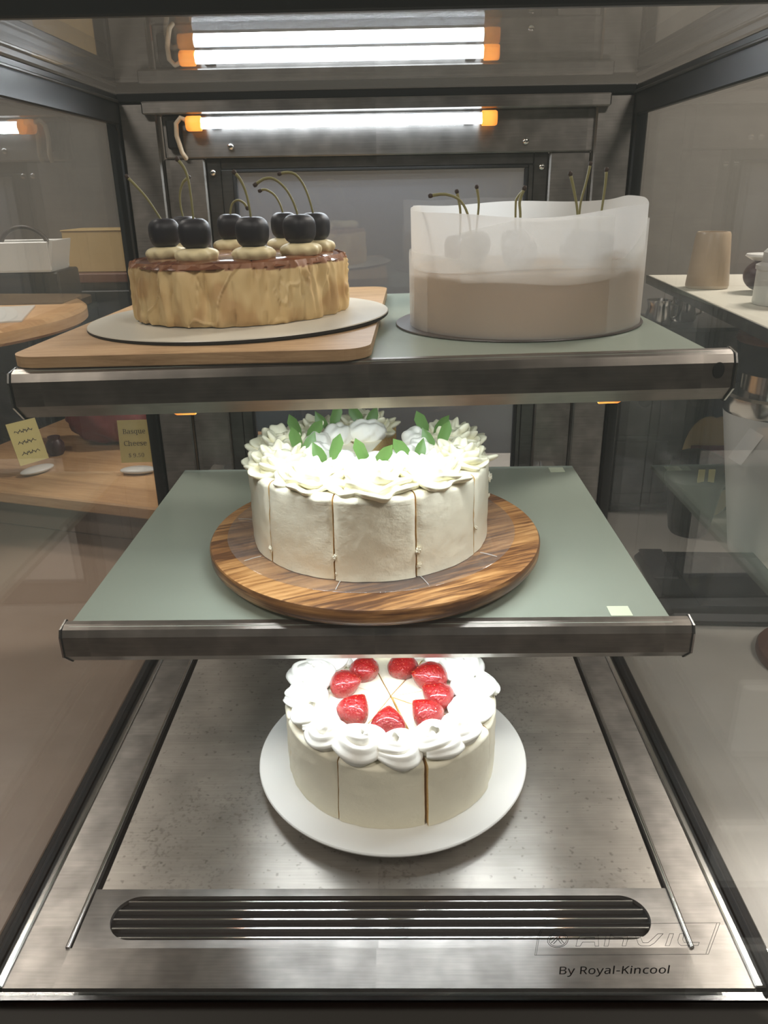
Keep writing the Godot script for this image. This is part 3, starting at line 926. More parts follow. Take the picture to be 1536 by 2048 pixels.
func build_wrapped_cake() -> void:
	var cx := 0.1403
	var cz := -0.7502
	var cd := thing("cake_card", "thin grey round cake card under the paper wrapped cake", "cake card")
	var k := MB.new()
	k.lathe(Vector3.ZERO, [Vector2(0.0, 0.0), Vector2(0.1145, 0.0), Vector2(0.115, 0.0008), Vector2(0.1145, 0.0016), Vector2(0.0, 0.0016)], 96)
	put("card", k, mats.card_grey, cd)
	on_top(cd, 0.136, -0.7588, 0.0003)
	var c := thing("sponge_cake", "tan cake hidden inside the collar of baking paper", "cake")
	on_top(c, cx, cz, 0.0021)
	var b := MB.new()
	b.lathe(Vector3.ZERO, [Vector2(0.0, 0.0), Vector2(0.1, 0.0), Vector2(0.1018, 0.003), Vector2(0.1015, 0.047), Vector2(0.0985, 0.051), Vector2(0.0, 0.052)], 72)
	put("cake_body", b, mats.cake_tan, c)
	# collar of translucent baking paper in overlapping sheets
	var p := thing("baking_paper_collar", "tall collar of white translucent baking paper around a cake", "baking paper")
	on_top(p, cx, cz, 0.0021)
	var zero := func(_a): return 0.0
	# the sheet is soaked through with fat where it lies against the cake
	tag(put("paper_sheet", paper(0.1035, -205.0, 165.0, zero, func(a): return 0.053 + 0.0025 * sin(deg_to_rad(a * 3.0)), 0.0012), mats.paper_soaked, p), "paper soaked tan by the cake behind it")
	put("paper_sheet", paper(0.1035, -205.0, 165.0, func(a): return 0.053 + 0.0025 * sin(deg_to_rad(a * 3.0)), func(a): return 0.102 - 0.0075 * exp(-pow((a + 95.0) / 55.0, 2.0)) + 0.001 * sin(deg_to_rad(a * 5.0)) + 0.003 * smoothstep(26.0, 8.0, absf(a - 8.0)), 0.0012), mats.paper_dry, p)
	put("paper_sheet", paper(0.105, -190.0, -10.0, zero, func(a): return 0.0625 + 0.004 * sin(deg_to_rad(a * 1.7 + 30.0)) + 0.004 * smoothstep(-60.0, -10.0, a), 0.0008), mats.paper_outer, p)
	put("paper_sheet", paper(0.1058, -128.0, -58.0, func(a): return 0.044 + 0.0015 * sin(a * 0.1), func(a): return 0.0935 - 0.01 * clampf((-100.0 - a) / 28.0, 0.0, 1.0), 0.0006), mats.paper_outer, p)
	put("paper_sheet", paper(0.1052, -58.0, 40.0, func(_a): return 0.001, func(a): return clampf(0.05 + (a + 58.0) * 0.0011, 0.03, 0.088), 0.0008), mats.paper_outer, p)
	put("paper_sheet", paper(0.1056, -186.0, -150.0, zero, func(a): return clampf(0.066 - (a + 186.0) * 0.0004, 0.0, 0.07), 0.0006), mats.paper_outer, p)
	# cherries inside: only their stems rise over the paper
	var pts := [
		[-0.052, 0.03, [[-6, 45], [-22, 78], [-48, 90], [-72, 88]], "leftmost cherry stem over the paper collar, bent left"],
		[-0.058, -0.02, [[0, 50], [-4, 78], [-7, 92]], "second cherry stem from the left over the paper collar"],
		[-0.04, -0.055, [[4, 50], [4, 75], [0, 100]], "third cherry stem from the left over the paper collar, upright"],
		[-0.014, 0.06, [[-2, 50], [-4, 74], [2, 95]], "cherry stem left of the middle of the paper collar, knobbed tip"],
		[0.0, -0.065, [[-2, 60], [0, 76], [12, 92]], "short cherry stem curling right at the middle of the collar"],
		[0.036, 0.05, [[-4, 50], [-12, 88], [-20, 118]], "cherry stem leaning left on the right half of the collar"],
		[0.055, -0.035, [[0, 60], [8, 105], [13, 140]], "tallest cherry stem over the right half of the paper collar"],
		[0.062, 0.012, [[4, 60], [6, 100], [6, 125]], "rightmost upright cherry stem over the paper collar"],
	]
	for q in pts:
		for bend in q[2]: bend[1] *= 0.86
		cherry(c.transform * Vector3(q[0], 0.0522, q[1]), q[0] * 90.0, q[2], q[3], "cherries inside the paper collar")

# ------------------------------------------------------------------ cut cakes
func slice_parts(t: Node3D, R: float, h: float, a0: float, a1: float, sd: float, shoulder: float) -> void:
	# a wedge with its point at the origin; angles in degrees
	var na := 26
	var prof := []          # (radius share, height)
	for i in 16: prof.append(Vector2(R, h * 0.93 * i / 15.0 ))
	for i in range(1, 7):
		var a := PI / 2.0 * i / 6.0
		prof.append(Vector2(R - shoulder * (1.0 - cos(a)), h - h * 0.07 + h * 0.07 * sin(a)))
	for i in range(1, 9): prof.append(Vector2((R - shoulder) * (1.0 - i / 8.0), h))
	var rows := []
	for k in na + 1:
		var f := float(k) / na
		var a := deg_to_rad(lerpf(a0, a1, f))
		var edge := minf(f, 1.0 - f) * (a1 - a0) * PI / 180.0 * R      # metres from the cut
		var row := []
		for p in prof:
			var d := Vector3(cos(a), 0, -sin(a))
			var q: Vector3 = d * p.x + Vector3(0, p.y, 0)
			var bump := 0.0011 * nz(q.x * 900.0 + sd, q.y * 1400.0, q.z * 900.0) + 0.0007 * nz(q.x * 3000.0, q.y * 3600.0 + sd, q.z * 3000.0)
			bump -= 0.0022 * exp(-edge / 0.0018) * clampf(p.y / h * 1.5, 0.3, 1.0)
			if p.x >= R - shoulder * 1.01: q += d * bump
			else: q.y += bump * 0.6 * clampf(p.x / 0.03, 0.0, 1.0)
			row.append(q)
		rows.append(row)
	var m := MB.new()
	m.grid(rows, false, false, false)
	put("icing", m, mats.cream, t)
	# the two cut faces show sponge
	var s := MB.new()
	for k in [0, na]:
		var a := deg_to_rad(a0 if k == 0 else a1)
		var out := Vector3(sin(a), 0, cos(a)) * (1.0 if k == 0 else -1.0)
		var row: Array = rows[k]
		var c0 := Vector3(0, 0, 0)
		for i in row.size() - 1:
			s.poly([c0, row[i], row[i + 1]], out)
	put("cut_sponge", s, mats.sponge, t)
	var u := MB.new()
	var ring := [Vector3.ZERO]
	for k in na + 1: ring.append(rows[k][0])
	u.poly(ring, Vector3.DOWN)
	put("underside", u, mats.sponge, t)

func rosette_mesh(R: float, rope: float, turns: float, rise: float, star: float, lobes: int, sd: float) -> ArrayMesh:
	# cream piped in a spiral from the outside in
	var m := MB.new()
	var path := []
	var rad := []
	var n := int(34 * turns)
	for i in n + 1:
		var t := float(i) / n
		var a := TAU * turns * t + sd
		var r := R * pow(1.0 - t, 0.8) * (1.0 + 0.06 * sin(a * 3.0 + sd))
		path.append(Vector3(cos(a) * r, rope * 0.75 + rise * t * t + 0.0012 * sin(a * 2.0 + sd), -sin(a) * r))
		rad.append(rope * (0.35 + 0.65 * minf(1.0, t * 6.0)) * (1.0 - 0.35 * t) * (1.0 if t < 0.93 else 1.0 - (t - 0.93) * 10.0))
	m.tube(path, rad, 24, 0.95, star, lobes)
	return m.done()

func ruffle_mesh(R: float, layers: int, sd: float) -> ArrayMesh:
	# a flower of soft wavy cream ribbons, one ring inside the next
	var m := MB.new()
	m.ball(Vector3(0, R * 0.1, 0), Vector3(R * 0.9, R * 0.5, R * 0.9), func(d): return 1.0 + 0.06 * sin(atan2(d.z, d.x) * 4.0 + sd), 10, 24)
	for k in layers:
		var f := float(k) / layers
		var rows := []
		var seg := 84
		var waves := 5 - k % 2
		for i in seg:
			var a := TAU * i / seg
			var w := sin(a * waves + sd + k * 1.9) + 0.35 * sin(a * 2.0 + sd * 3.0)
			var w2 := sin(a * (waves * 2 + 1) + sd * 2.0 + k)
			var rr := R * (0.95 - 0.72 * f) * (1.0 + 0.13 * w + 0.05 * w2)
			var y := R * (0.12 + 0.5 * f) + R * 0.09 * sin(a * waves + sd + k * 1.9 + 1.2)
			var d := Vector3(cos(a), 0, -sin(a))
			var lean := (d * (1.0 - 0.75 * f + 0.1 * w) + Vector3(0, 0.45 + 0.55 * f, 0)).normalized()
			var acr := lean.cross(Vector3(-sin(a), 0, -cos(a))).normalized()
			var row := []
			for j in 14:
				var b := TAU * j / 14
				row.append(d * rr + Vector3(0, y, 0) + lean * cos(b) * R * (0.27 + 0.05 * w2) + acr * sin(b) * R * 0.1)
			rows.append(row)
		m.grid(rows, true, true, false)
	return m.done()

func leaf_mesh(l: float, w: float, bend: float, skew: float) -> ArrayMesh:
	# a slip of pandan leaf cut to a point at both ends, folded along its rib
	var m := MB.new()
	var rows_a := []
	var rows_b := []
	for i in 9:
		var t := i / 8.0
		var wid := w * minf(1.0, minf(t / (0.28 + skew), (1.0 - t) / (0.34 - skew)))
		var ra := []
		var rb := []
		for j in 5:
			var s := (j - 2) / 2.0
			var p := Vector3(s * wid * 0.5, l * t, bend * l * t * t + 0.0012 * absf(s) * wid / w)
			ra.append(p)
			rb.append(p + Vector3(0, 0, -0.0005))
		rows_a.append(ra)
		rows_b.append(rb)
	m.grid(rows_a, false, false, true)
	m.grid(rows_b, false, false, false)
	return m.done()

func build_ruffle_cake() -> void:
	# round wooden board
	var w := thing("round_wooden_board", "thick round acacia wood board on the lower glass shelf", "board", Vector3(-0.0026, MID_Y + 0.0002, -0.7372), 0.45)
	var m := MB.new()
	m.lathe(Vector3.ZERO, [Vector2(0.0, 0.004), Vector2(0.156, 0.004), Vector2(0.163, 0.007), Vector2(0.1672, 0.0125), Vector2(0.1676, 0.0215), Vector2(0.1662, 0.0236), Vector2(0.1645, 0.024), Vector2(0.0, 0.024)], 120)
	put("board", m, mats.acacia, w)
	for k in 4:
		var a := TAU * k / 4 + 0.4
		var ft := MB.new()
		ft.lathe(Vector3(cos(a) * 0.12, 0, sin(a) * 0.12), [Vector2(0.0, 0.0), Vector2(0.009, 0.0), Vector2(0.01, 0.004), Vector2(0.0, 0.0042)], 20)
		put("foot", ft, mats.rubber, w)
	# clear plastic cake disc, with scissor nicks round its rim
	var top := MID_Y + 0.0242
	var f := thing("cake_disc", "clear plastic disc between the ruffled cake and the wooden board", "cake disc", Vector3(-0.0067, top, -0.7477))
	var fm := MB.new()
	fm.lathe(Vector3.ZERO, [Vector2(0.0, 0.0002), Vector2(0.1475, 0.0002), Vector2(0.148, 0.0006), Vector2(0.1475, 0.001), Vector2(0.0, 0.001)], 96)
	put("disc", fm, mats.clear_film, f)
	for a in [-145.0, -101.0, -68.0, -33.0, 172.0]:
		var d := Vector3(cos(deg_to_rad(a)), 0, -sin(deg_to_rad(a)))
		var nk := MB.new()
		nk.tube([d * 0.127 + Vector3(0, 0.0012, 0), d * 0.134 + Vector3(0, 0.0016, 0), d * 0.1445 + Vector3(0, 0.0013, 0)], 0.0004, 6)
		put("nick", nk, mats.white_plastic, f)
	# nine slices; the tenth has been taken
	var cx := -0.0073
	var cz := -0.7395
	var h := 0.0795
	var ruf := [ruffle_mesh(0.03, 4, 0.3), ruffle_mesh(0.028, 4, 1.7), ruffle_mesh(0.0315, 4, 3.1)]
	var wh := MB.new()
	wh.ball(Vector3(0, 0.0085, 0), Vector3(0.022, 0.0125, 0.0135), func(d): return 1.0 + 0.1 * sin(d.x * 9.0 + d.y * 5.0) * (1.0 - absf(d.x)) + 0.12 * maxf(0.0, d.y) * sin(d.z * 7.0), 22, 30)
	var wm := wh.done()
	var lf := [leaf_mesh(0.027, 0.012, 0.18, 0.06), leaf_mesh(0.024, 0.0115, -0.1, -0.08), leaf_mesh(0.03, 0.0115, 0.05, 0.1)]
	var words := {
		-158: "ruffled cream cake slice at the left, beside the leftmost cut",
		-122: "ruffled cream cake slice at the front left, right of the leftmost cut",
		-86: "ruffled cream cake slice facing straight to the front between two open cuts",
		-50: "ruffled cream cake slice at the front right of the wooden board",
		-14: "ruffled cream cake slice at the right edge with crumbs on its side",
		22: "ruffled cream cake slice at the back right beside the missing slice",
		94: "ruffled cream cake slice at the back, its point showing beside the gap",
		130: "ruffled cream cake slice at the back left, half hidden",
		166: "ruffled cream cake slice at the far left behind a tall ruffle"}
	var n := 0
	var slices := {}
	for a in words:
		var mid := deg_to_rad(a)
		var d := Vector3(cos(mid), 0, -sin(mid))
		var push := 0.0016 + (0.001 if a in [-86, 94] else 0.0)
		var t := thing("cake_slice", words[a], "cake slice", Vector3(cx, top + 0.0012, cz) + d * push, 0.0, "slices of the ruffled cream cake")
		slices[a] = t
		slice_parts(t, 0.1175, h, a - 17.9, a + 17.9, float(a), 0.006)
		var big := put("cream_ruffle", ruf[n % 3], mats.cream_pale, t)
		big.position = d * 0.087 + Vector3(0, h - 0.0025, 0)
		big.rotation = Vector3(0, n * 1.9, 0)
		var side := put("cream_ruffle", ruf[(n + 1) % 3], mats.cream_pale, t)
		var d2 := Vector3(cos(mid + 0.2), 0, -sin(mid + 0.2))
		side.position = d2 * 0.066 + Vector3(0, h - 0.003, 0)
		side.rotation = Vector3(0, n * 2.7, 0)
		side.scale = Vector3.ONE * 0.62
		var dol := put("white_cream_petal", wm, mats.cream_white, t)
		dol.position = d * 0.052 + Vector3(0, h - 0.001, 0)
		dol.rotation = Vector3(0.0, mid + PI / 2.0 + 0.3, 0.12)
		# a pair of green leaf slips stuck in the cream
		var g := thing("leaf_garnish", {-158: "pair of green leaf slips at the left of the ruffled cake", -122: "pair of green leaf slips on the front left ruffle", -86: "low pair of green leaf slips on the front middle slice", -50: "pair of green leaf slips on the front right ruffle, one long", -14: "upright green leaf slips near the cake's right edge", 22: "green leaf slips at the back right beside the gap", 94: "dark green leaf slips at the back beneath the shelf edge", 130: "dark green leaf slips standing at the back left", 166: "long green leaf slips at the far left ruffle"}[a], "leaf garnish", t.position + d * 0.066 + Vector3(0, h + 0.01, 0), 0.0, "green leaf slips on the ruffled cake")
		for s in [-1.0, 1.0]:
			var o := put("leaf", lf[(n + (1 if s > 0 else 0)) % 3], mats.leaf, g)
			o.position = Vector3(s * 0.0025, 0, 0)
			o.rotation = Vector3(-0.25 + 0.1 * (n % 3), 0.3 * s + 0.2 * (n % 2), -s * (0.42 + 0.12 * ((n * 2 + int(s)) % 3)))
		n += 1
	# crumbs squeezed out of the cuts
	var cr := MB.new()
	cr.ball(Vector3.ZERO, Vector3(0.0022, 0.0036, 0.0024), func(d): return 1.0 + 0.35 * sin(d.x * 7.0 + 1.0) * cos(d.y * 6.0) + 0.25 * sin(d.z * 9.0 + d.y * 5.0), 14, 18)
	var crm := cr.done()
	var cpos := [[-67.5, 0.119, 0.027, 1.0], [-67.0, 0.1185, 0.012, 0.8], [-103.5, 0.1185, 0.024, 0.75], [-103.0, 0.118, 0.008, 0.6], [-140.0, 0.118, 0.014, 0.8], [-31.5, 0.1185, 0.028, 0.6], [-2.0, 0.119, 0.058, 1.1], [2.0, 0.1195, 0.034, 0.7]]
	for q in cpos:
		var d := Vector3(cos(deg_to_rad(q[0])), 0, -sin(deg_to_rad(q[0])))
		var host: Node3D = slices[-50] if q[0] == -67.5 or q[0] == -31.5 else (slices[-86] if q[0] < -60.0 and q[0] > -110.0 else (slices[-122] if q[0] < -110.0 else slices[-14]))
		var o := put("cream_lump", crm, mats.cream, host)
		o.position = Vector3(cx, top + q[2], cz) + d * (q[1] + 0.001) - host.position
		o.scale = Vector3.ONE * q[3]
		o.rotation = Vector3(0.3 * q[3], q[0], 0.3)

func build_strawberry_cake() -> void:
	# low dark stand, white plate, eight slices
	var px := 0.0129
	var pz := -0.6625
	var st := thing("cake_stand", "low black round stand hidden under the white cake plate", "cake stand", Vector3(px, 0.8987, pz - 0.01))
	var sm := MB.new()
	sm.lathe(Vector3.ZERO, [Vector2(0.0, 0.0), Vector2(0.088, 0.0), Vector2(0.09, 0.003), Vector2(0.082, 0.0165), Vector2(0.08, 0.0185), Vector2(0.0, 0.0185)], 64)
	put("stand", sm, mats.rubber, st)
	var pl := thing("cake_plate", "plain white round cake plate on the steel floor pan", "plate", Vector3(px, 0.9174, pz))
	var pm := MB.new()
	pm.lathe(Vector3.ZERO, [Vector2(0.0, 0.0), Vector2(0.1365, 0.0), Vector2(0.1384, 0.0012), Vector2(0.1387, 0.0028), Vector2(0.1378, 0.0038), Vector2(0.0, 0.0038)], 120)
	put("plate", pm, mats.card_white, pl)
	var top := 0.9174 + 0.004
	var cx := 0.0118
	var cz := -0.6615
	var h := 0.07
	var ros := [rosette_mesh(0.0195, 0.0108, 2.1, 0.013, 0.15, 5, 0.4), rosette_mesh(0.018, 0.0102, 1.9, 0.012, 0.15, 5, 2.2), rosette_mesh(0.0165, 0.0096, 1.8, 0.011, 0.16, 5, 4.0)]
	# strawberry, point along +x: pitted skin, a seed in each pit
	var L := 0.036
	var skin := func(t: float, a: float) -> Vector3:
		var rr := sqrt(maxf(0.0, 1.0 - pow((0.34 - t) / 0.34, 2.0))) if t < 0.34 else pow(maxf(0.0, cos((t - 0.34) / 0.66 * PI / 2.0)), 0.85)
		rr *= 0.0165 * (1.0 + 0.05 * cos(2.0 * a + 0.4))
		var pit := pow(maxf(0.0, sin(a * 7.0 + t * 9.0) * sin(t * PI * 8.0)), 5.0)
		rr -= 0.0011 * pit * sin(PI * t)
		return Vector3(L * (t - 0.42), sin(a) * rr * 0.92, cos(a) * rr)
	var bm := MB.new()
	var rows := []
	for i in 65:
		var row := []
		for j in 84: row.append(skin.call(i / 64.0, TAU * j / 84.0))
		rows.append(row)
	bm.grid(rows, false, true, false)
	var berry := bm.done()
	var sd := MB.new()
	for k in range(1, 8):
		var t := (k + 0.5) / 8.0
		for i in 7:
			var a := (PI * (0.5 if k % 2 == 0 else 1.5) + TAU * i - t * 9.0) / 7.0
			if sin(a) < -0.35: continue
			sd.ball(skin.call(t, a) * 1.01, Vector3(0.0007, 0.00045, 0.00045), func(_d): return 1.0, 5, 6)
	var seeds := sd.done()
	var words := {
		-95: ["strawberry cake slice at the front, between the two open cuts", "half strawberry nearest the front, sunk in whipped cream"],
		-50: ["strawberry cake slice at the front right beside the widest cut", "half strawberry at the front right, cut edge showing pale"],
		-5: ["strawberry cake slice at the right edge of the white plate", "half strawberry at the right, touching the one before it"],
		40: ["strawberry cake slice at the back right", "largest half strawberry at the back right of the cake"],
		85: ["strawberry cake slice at the back, right of the thin back cut", "half strawberry at the back just right of the back cut"],
		130: ["strawberry cake slice at the back left of the thin back cut", "half strawberry at the back just left of the back cut"],
		175: ["strawberry cake slice at the left edge of the white plate", "dark red half strawberry at the left back of the cake"],
		-140: ["strawberry cake slice at the front left of the cake", "half strawberry at the front left with a pale base"]}
	var sr := {-95: [-92.0, 0.056], -50: [-49.0, 0.055], -5: [-15.0, 0.05], 40: [27.0, 0.046], 85: [72.0, 0.041], 130: [128.0, 0.044], 175: [168.0, 0.048], -140: [-136.0, 0.05]}
	var n := 0
	for a in words:
		var mid := deg_to_rad(a)
		var d := Vector3(cos(mid), 0, -sin(mid))
		var push: float = {-50: 0.0044, -95: 0.0018, 85: 0.002}.get(a, 0.0008)
		var t := thing("cake_slice", words[a][0], "cake slice", Vector3(cx, top, cz) + d * push, 0.0, "slices of the strawberry cake")
		slice_parts(t, 0.1055, h, a - 22.4, a + 22.4, float(a) + 400.0, 0.008)
		for q in [[-13.0, 0, 1.05, 0.084], [9.0, 1, 1.0, 0.086]]:
			var aa: float = deg_to_rad(a + q[0])
			var o := put("whipped_cream_rosette", ros[(n + q[1]) % 3], mats.cream_white, t)
			o.position = Vector3(cos(aa), 0, -sin(aa)) * float(q[3]) + Vector3(0, h - 0.0025, 0)
			o.rotation = Vector3(0, n * 2.1 + q[1] * 1.2, 0)
			o.scale = Vector3.ONE * float(q[2])
		var sa := deg_to_rad(sr[a][0])
		var s := thing("strawberry", words[a][1], "strawberry", Vector3(cx, top + h + 0.0085, cz) + Vector3(cos(sa), 0, -sin(sa)) * float(sr[a][1]), sa + PI + 0.2 * sin(n * 2.0), "half strawberries on the cream cake")
		s.rotation.z = 0.42
		s.scale = Vector3.ONE * (1.12 if a == 40 else 0.96)
		put("fruit", berry, mats.strawberry, s)
		var so := put("seeds", seeds, mats.berry_seed, s)
		so.set_meta("kind", "stuff")
		n += 1

# ------------------------------------------------------------------ what stands left of the fridge
func text_on(parent: Node, s: String, at: Vector3, rot: Vector3, width: float, m: Material) -> void:
	var tx := TextMesh.new()
	var font := SystemFont.new()
	font.font_names = PackedStringArray(["Droid Serif"])
	font.font_italic = true
	tx.font = font
	tx.text = s
	tx.font_size = 48
	tx.pixel_size = 0.0004
	tx.depth = 0.0003
	tx.horizontal_alignment = HORIZONTAL_ALIGNMENT_CENTER
	var o := put("handwriting", tx, m, parent)
	o.position = at
	o.rotation = rot
	o.scale = Vector3.ONE * (width / tx.get_aabb().size.x)

func price_sign(label: String, at: Vector3, turn: float, lines: Array, lean: float) -> void:
	var t := thing("price_card", label, "price card", at, turn, "price cards on the beech board")
	var b := MB.new()
	b.ball(Vector3(0, 0.007, 0), Vector3(0.036, 0.007, 0.018), func(d): return 1.0 if d.y > -0.2 else 0.98, 12, 24)
	put("stand", b, mats.white_plastic, t)
	var c := Node3D.new()
	var m := MB.new()
	m.box(Vector3(0, 0.055, 0), Vector3(0.062, 0.085, 0.001), 0.0)
	var card := put("card", m, mats.price_card, t)
	card.position = Vector3(0, 0.01, 0)
	card.rotation.x = lean
	c.free()
	if lines.is_empty():
		# handwriting too far turned to read
		var m2 := MB.new()
		for k in 3:
			var pts := []
			for i in 22:
				pts.append(Vector2(-0.02 + 0.0018 * i, 0.078 - k * 0.022 + 0.004 * sin(i * 2.1 + k) * cos(i * 0.9 + k * 2.0)))
			stroke(m2, pts, 0.0012, Vector3(0, 0, 0.0006))
		put("handwriting", m2, mats.print_black, card)
	for k in lines.size():
		text_on(card, lines[k], Vector3(0, 0.075 - k * 0.024, 0.0006), Vector3.ZERO, 0.044 if k < 2 else 0.03, mats.print_black)

func build_left_side() -> void:
	# beech board on a low stand
	var t := thing("beech_table", "beech wood display board on a low stand left of the fridge", "display board", Vector3(-0.75, COUNTER_Y, -1.58), -0.29)
	slab("board", Vector3(-0.15, 0.066, -0.3), Vector3(0.46, 0.09, 0.19), mats.beech, t, 0.003)
	slab("stand", Vector3(-0.12, 0.0, -0.27), Vector3(0.43, 0.066, 0.15), mats.worktop_taupe, t, 0.003)
	price_sign("yellow price card in a white stand, nearest the fridge's back post", Vector3(-0.497, COUNTER_Y + 0.0905, -1.47), 0.06, ["Basque", "Cheese", "$ 9.50"], -0.12)
	price_sign("faded yellow price card turned sideways on the beech board", Vector3(-0.705, COUNTER_Y + 0.0905, -1.48), 0.95, [], -0.3)
	var rb := thing("red_cloth_bundle", "dark red cloth bundle lying on the beech board", "cloth", Vector3(-0.625, COUNTER_Y + 0.091, -1.68), -0.25)
	var rm := MB.new()
	rm.ball(Vector3(0, 0.05, 0), Vector3(0.1, 0.05, 0.055), func(d):
		var k := 1.0 + 0.16 * nz(d.x * 70.0, d.y * 70.0, d.z * 70.0) + 0.06 * sin(d.x * 9.0 + d.y * 4.0)
		return k if d.y > -0.6 else minf(k, 1.0), 26, 40)
	put("cloth", rm, mats.red_cloth, rb)
	var gb := thing("glass_jar", "small dark red jar in front of the red bundle", "jar", Vector3(-0.715, COUNTER_Y + 0.0905, -1.6))
	var gm := MB.new()
	gm.lathe(Vector3.ZERO, [Vector2(0.0, 0.0), Vector2(0.014, 0.0), Vector2(0.019, 0.008), Vector2(0.019, 0.024), Vector2(0.012, 0.034), Vector2(0.013, 0.04), Vector2(0.0, 0.04)], 32)
	put("jar", gm, mats.plum, gb)
	var gc := thing("grey_cloth", "dark grey folded cloth behind the beech board at the left edge", "cloth", Vector3(-0.95, COUNTER_Y, -1.88))
	var gcm := MB.new()
	gcm.ball(Vector3(0, 0.1, 0), Vector3(0.075, 0.1, 0.06), func(d): return 1.0 + 0.15 * nz(d.x * 60.0, d.y * 60.0, d.z * 60.0) + 0.06 * sin(d.y * 14.0 + d.x * 5.0) if d.y > -0.7 else 1.0, 24, 36)
	put("cloth", gcm, mats.charcoal, gc)
	# raised round stand further back with a paper, a dark tray and a white basket
	var rt := thing("round_stand", "raised round wooden stand behind the fridge's left side", "stand", Vector3(-1.09, COUNTER_Y, -1.68))
	var tm := MB.new()
	tm.lathe(Vector3.ZERO, [Vector2(0.0, 0.345), Vector2(0.42, 0.345), Vector2(0.43, 0.352), Vector2(0.43, 0.372), Vector2(0.42, 0.38), Vector2(0.0, 0.38)], 64)
	put("round_top", tm, mats.beech, rt)
	var lm := MB.new()
	lm.lathe(Vector3.ZERO, [Vector2(0.0, 0.0), Vector2(0.06, 0.0), Vector2(0.06, 0.015), Vector2(0.03, 0.03), Vector2(0.03, 0.345), Vector2(0.0, 0.345)], 32)
	put("pedestal", lm, mats.charcoal, rt)
	var pp := thing("paper_sheet", "pale paper spread on the raised round stand", "paper", Vector3(-0.87, 1.2402, -1.62), 0.3)
	bx("sheet", Vector3(0, 0.0015, 0), Vector3(0.26, 0.003, 0.24), mats.white_plastic, pp, 0.0)
	var dt := thing("dark_tray", "dark raised tray under the white basket", "tray", Vector3(-0.87, 1.2402, -1.87), 0.05)
	bx("tray", Vector3(0, 0.035, 0), Vector3(0.27, 0.07, 0.14), mats.charcoal, dt, 0.004)
	var bk := thing("white_basket", "white box basket with a grey arched handle at the left", "basket", Vector3(-0.86, 1.3105, -1.86), 0.05)
	var bm := MB.new()
	bm.prism(PackedVector2Array([Vector2(-0.125, 0.065), Vector2(-0.11, 0.0), Vector2(0.11, 0.0), Vector2(0.125, 0.065), Vector2(0.117, 0.065), Vector2(0.103, 0.01), Vector2(-0.103, 0.01), Vector2(-0.117, 0.065)]), Transform3D(Basis(), Vector3(0, 0, -0.06)), 0.12)
	bm.box(Vector3(0, 0.033, 0.057), Vector3(0.226, 0.062, 0.008), 0.002)
	bm.box(Vector3(0, 0.033, -0.057), Vector3(0.226, 0.062, 0.008), 0.002)
	put("body", bm, mats.white_plastic, bk)
	var hp := []
	for i in 17:
		var a := PI * i / 16.0
		hp.append(Vector3(0.04 + cos(a) * 0.055, 0.045 + sin(a) * 0.048, 0.0))
	var hm := MB.new()
	hm.tube(hp, 0.005, 10)
	put("handle", hm, mats.card_grey, bk)
	# dark cabinet at the back wall and a beige carton on it
	var cb := thing("dark_cabinet", "dark cabinet against the back wall behind the fridge", "cabinet", Vector3(-0.75, 0, -2.39))
	slab("body", Vector3(-0.6, 0, -0.2), Vector3(0.5, 1.25, 0.22), mats.charcoal, cb, 0.004)
	slab("top", Vector3(-0.62, 1.25, -0.2), Vector3(0.52, 1.275, 0.24), mats.walnut, cb, 0.003)
	for k in 3:
		slab("door", Vector3(-0.58 + k * 0.36, 0.1, 0.22), Vector3(-0.24 + k * 0.36, 1.23, 0.236), mats.charcoal, cb, 0.003)
	var ca := thing("beige_carton", "beige cardboard carton on the dark cabinet", "carton", Vector3(-0.76, 1.2755, -2.25), -0.05)
	slab("box", Vector3(-0.1, 0.0, -0.07), Vector3(0.1, 0.105, 0.07), mats.kraft, ca, 0.002)
	slab("flap", Vector3(-0.102, 0.104, -0.072), Vector3(0.102, 0.1075, 0.072), mats.kraft, ca, 0.001)

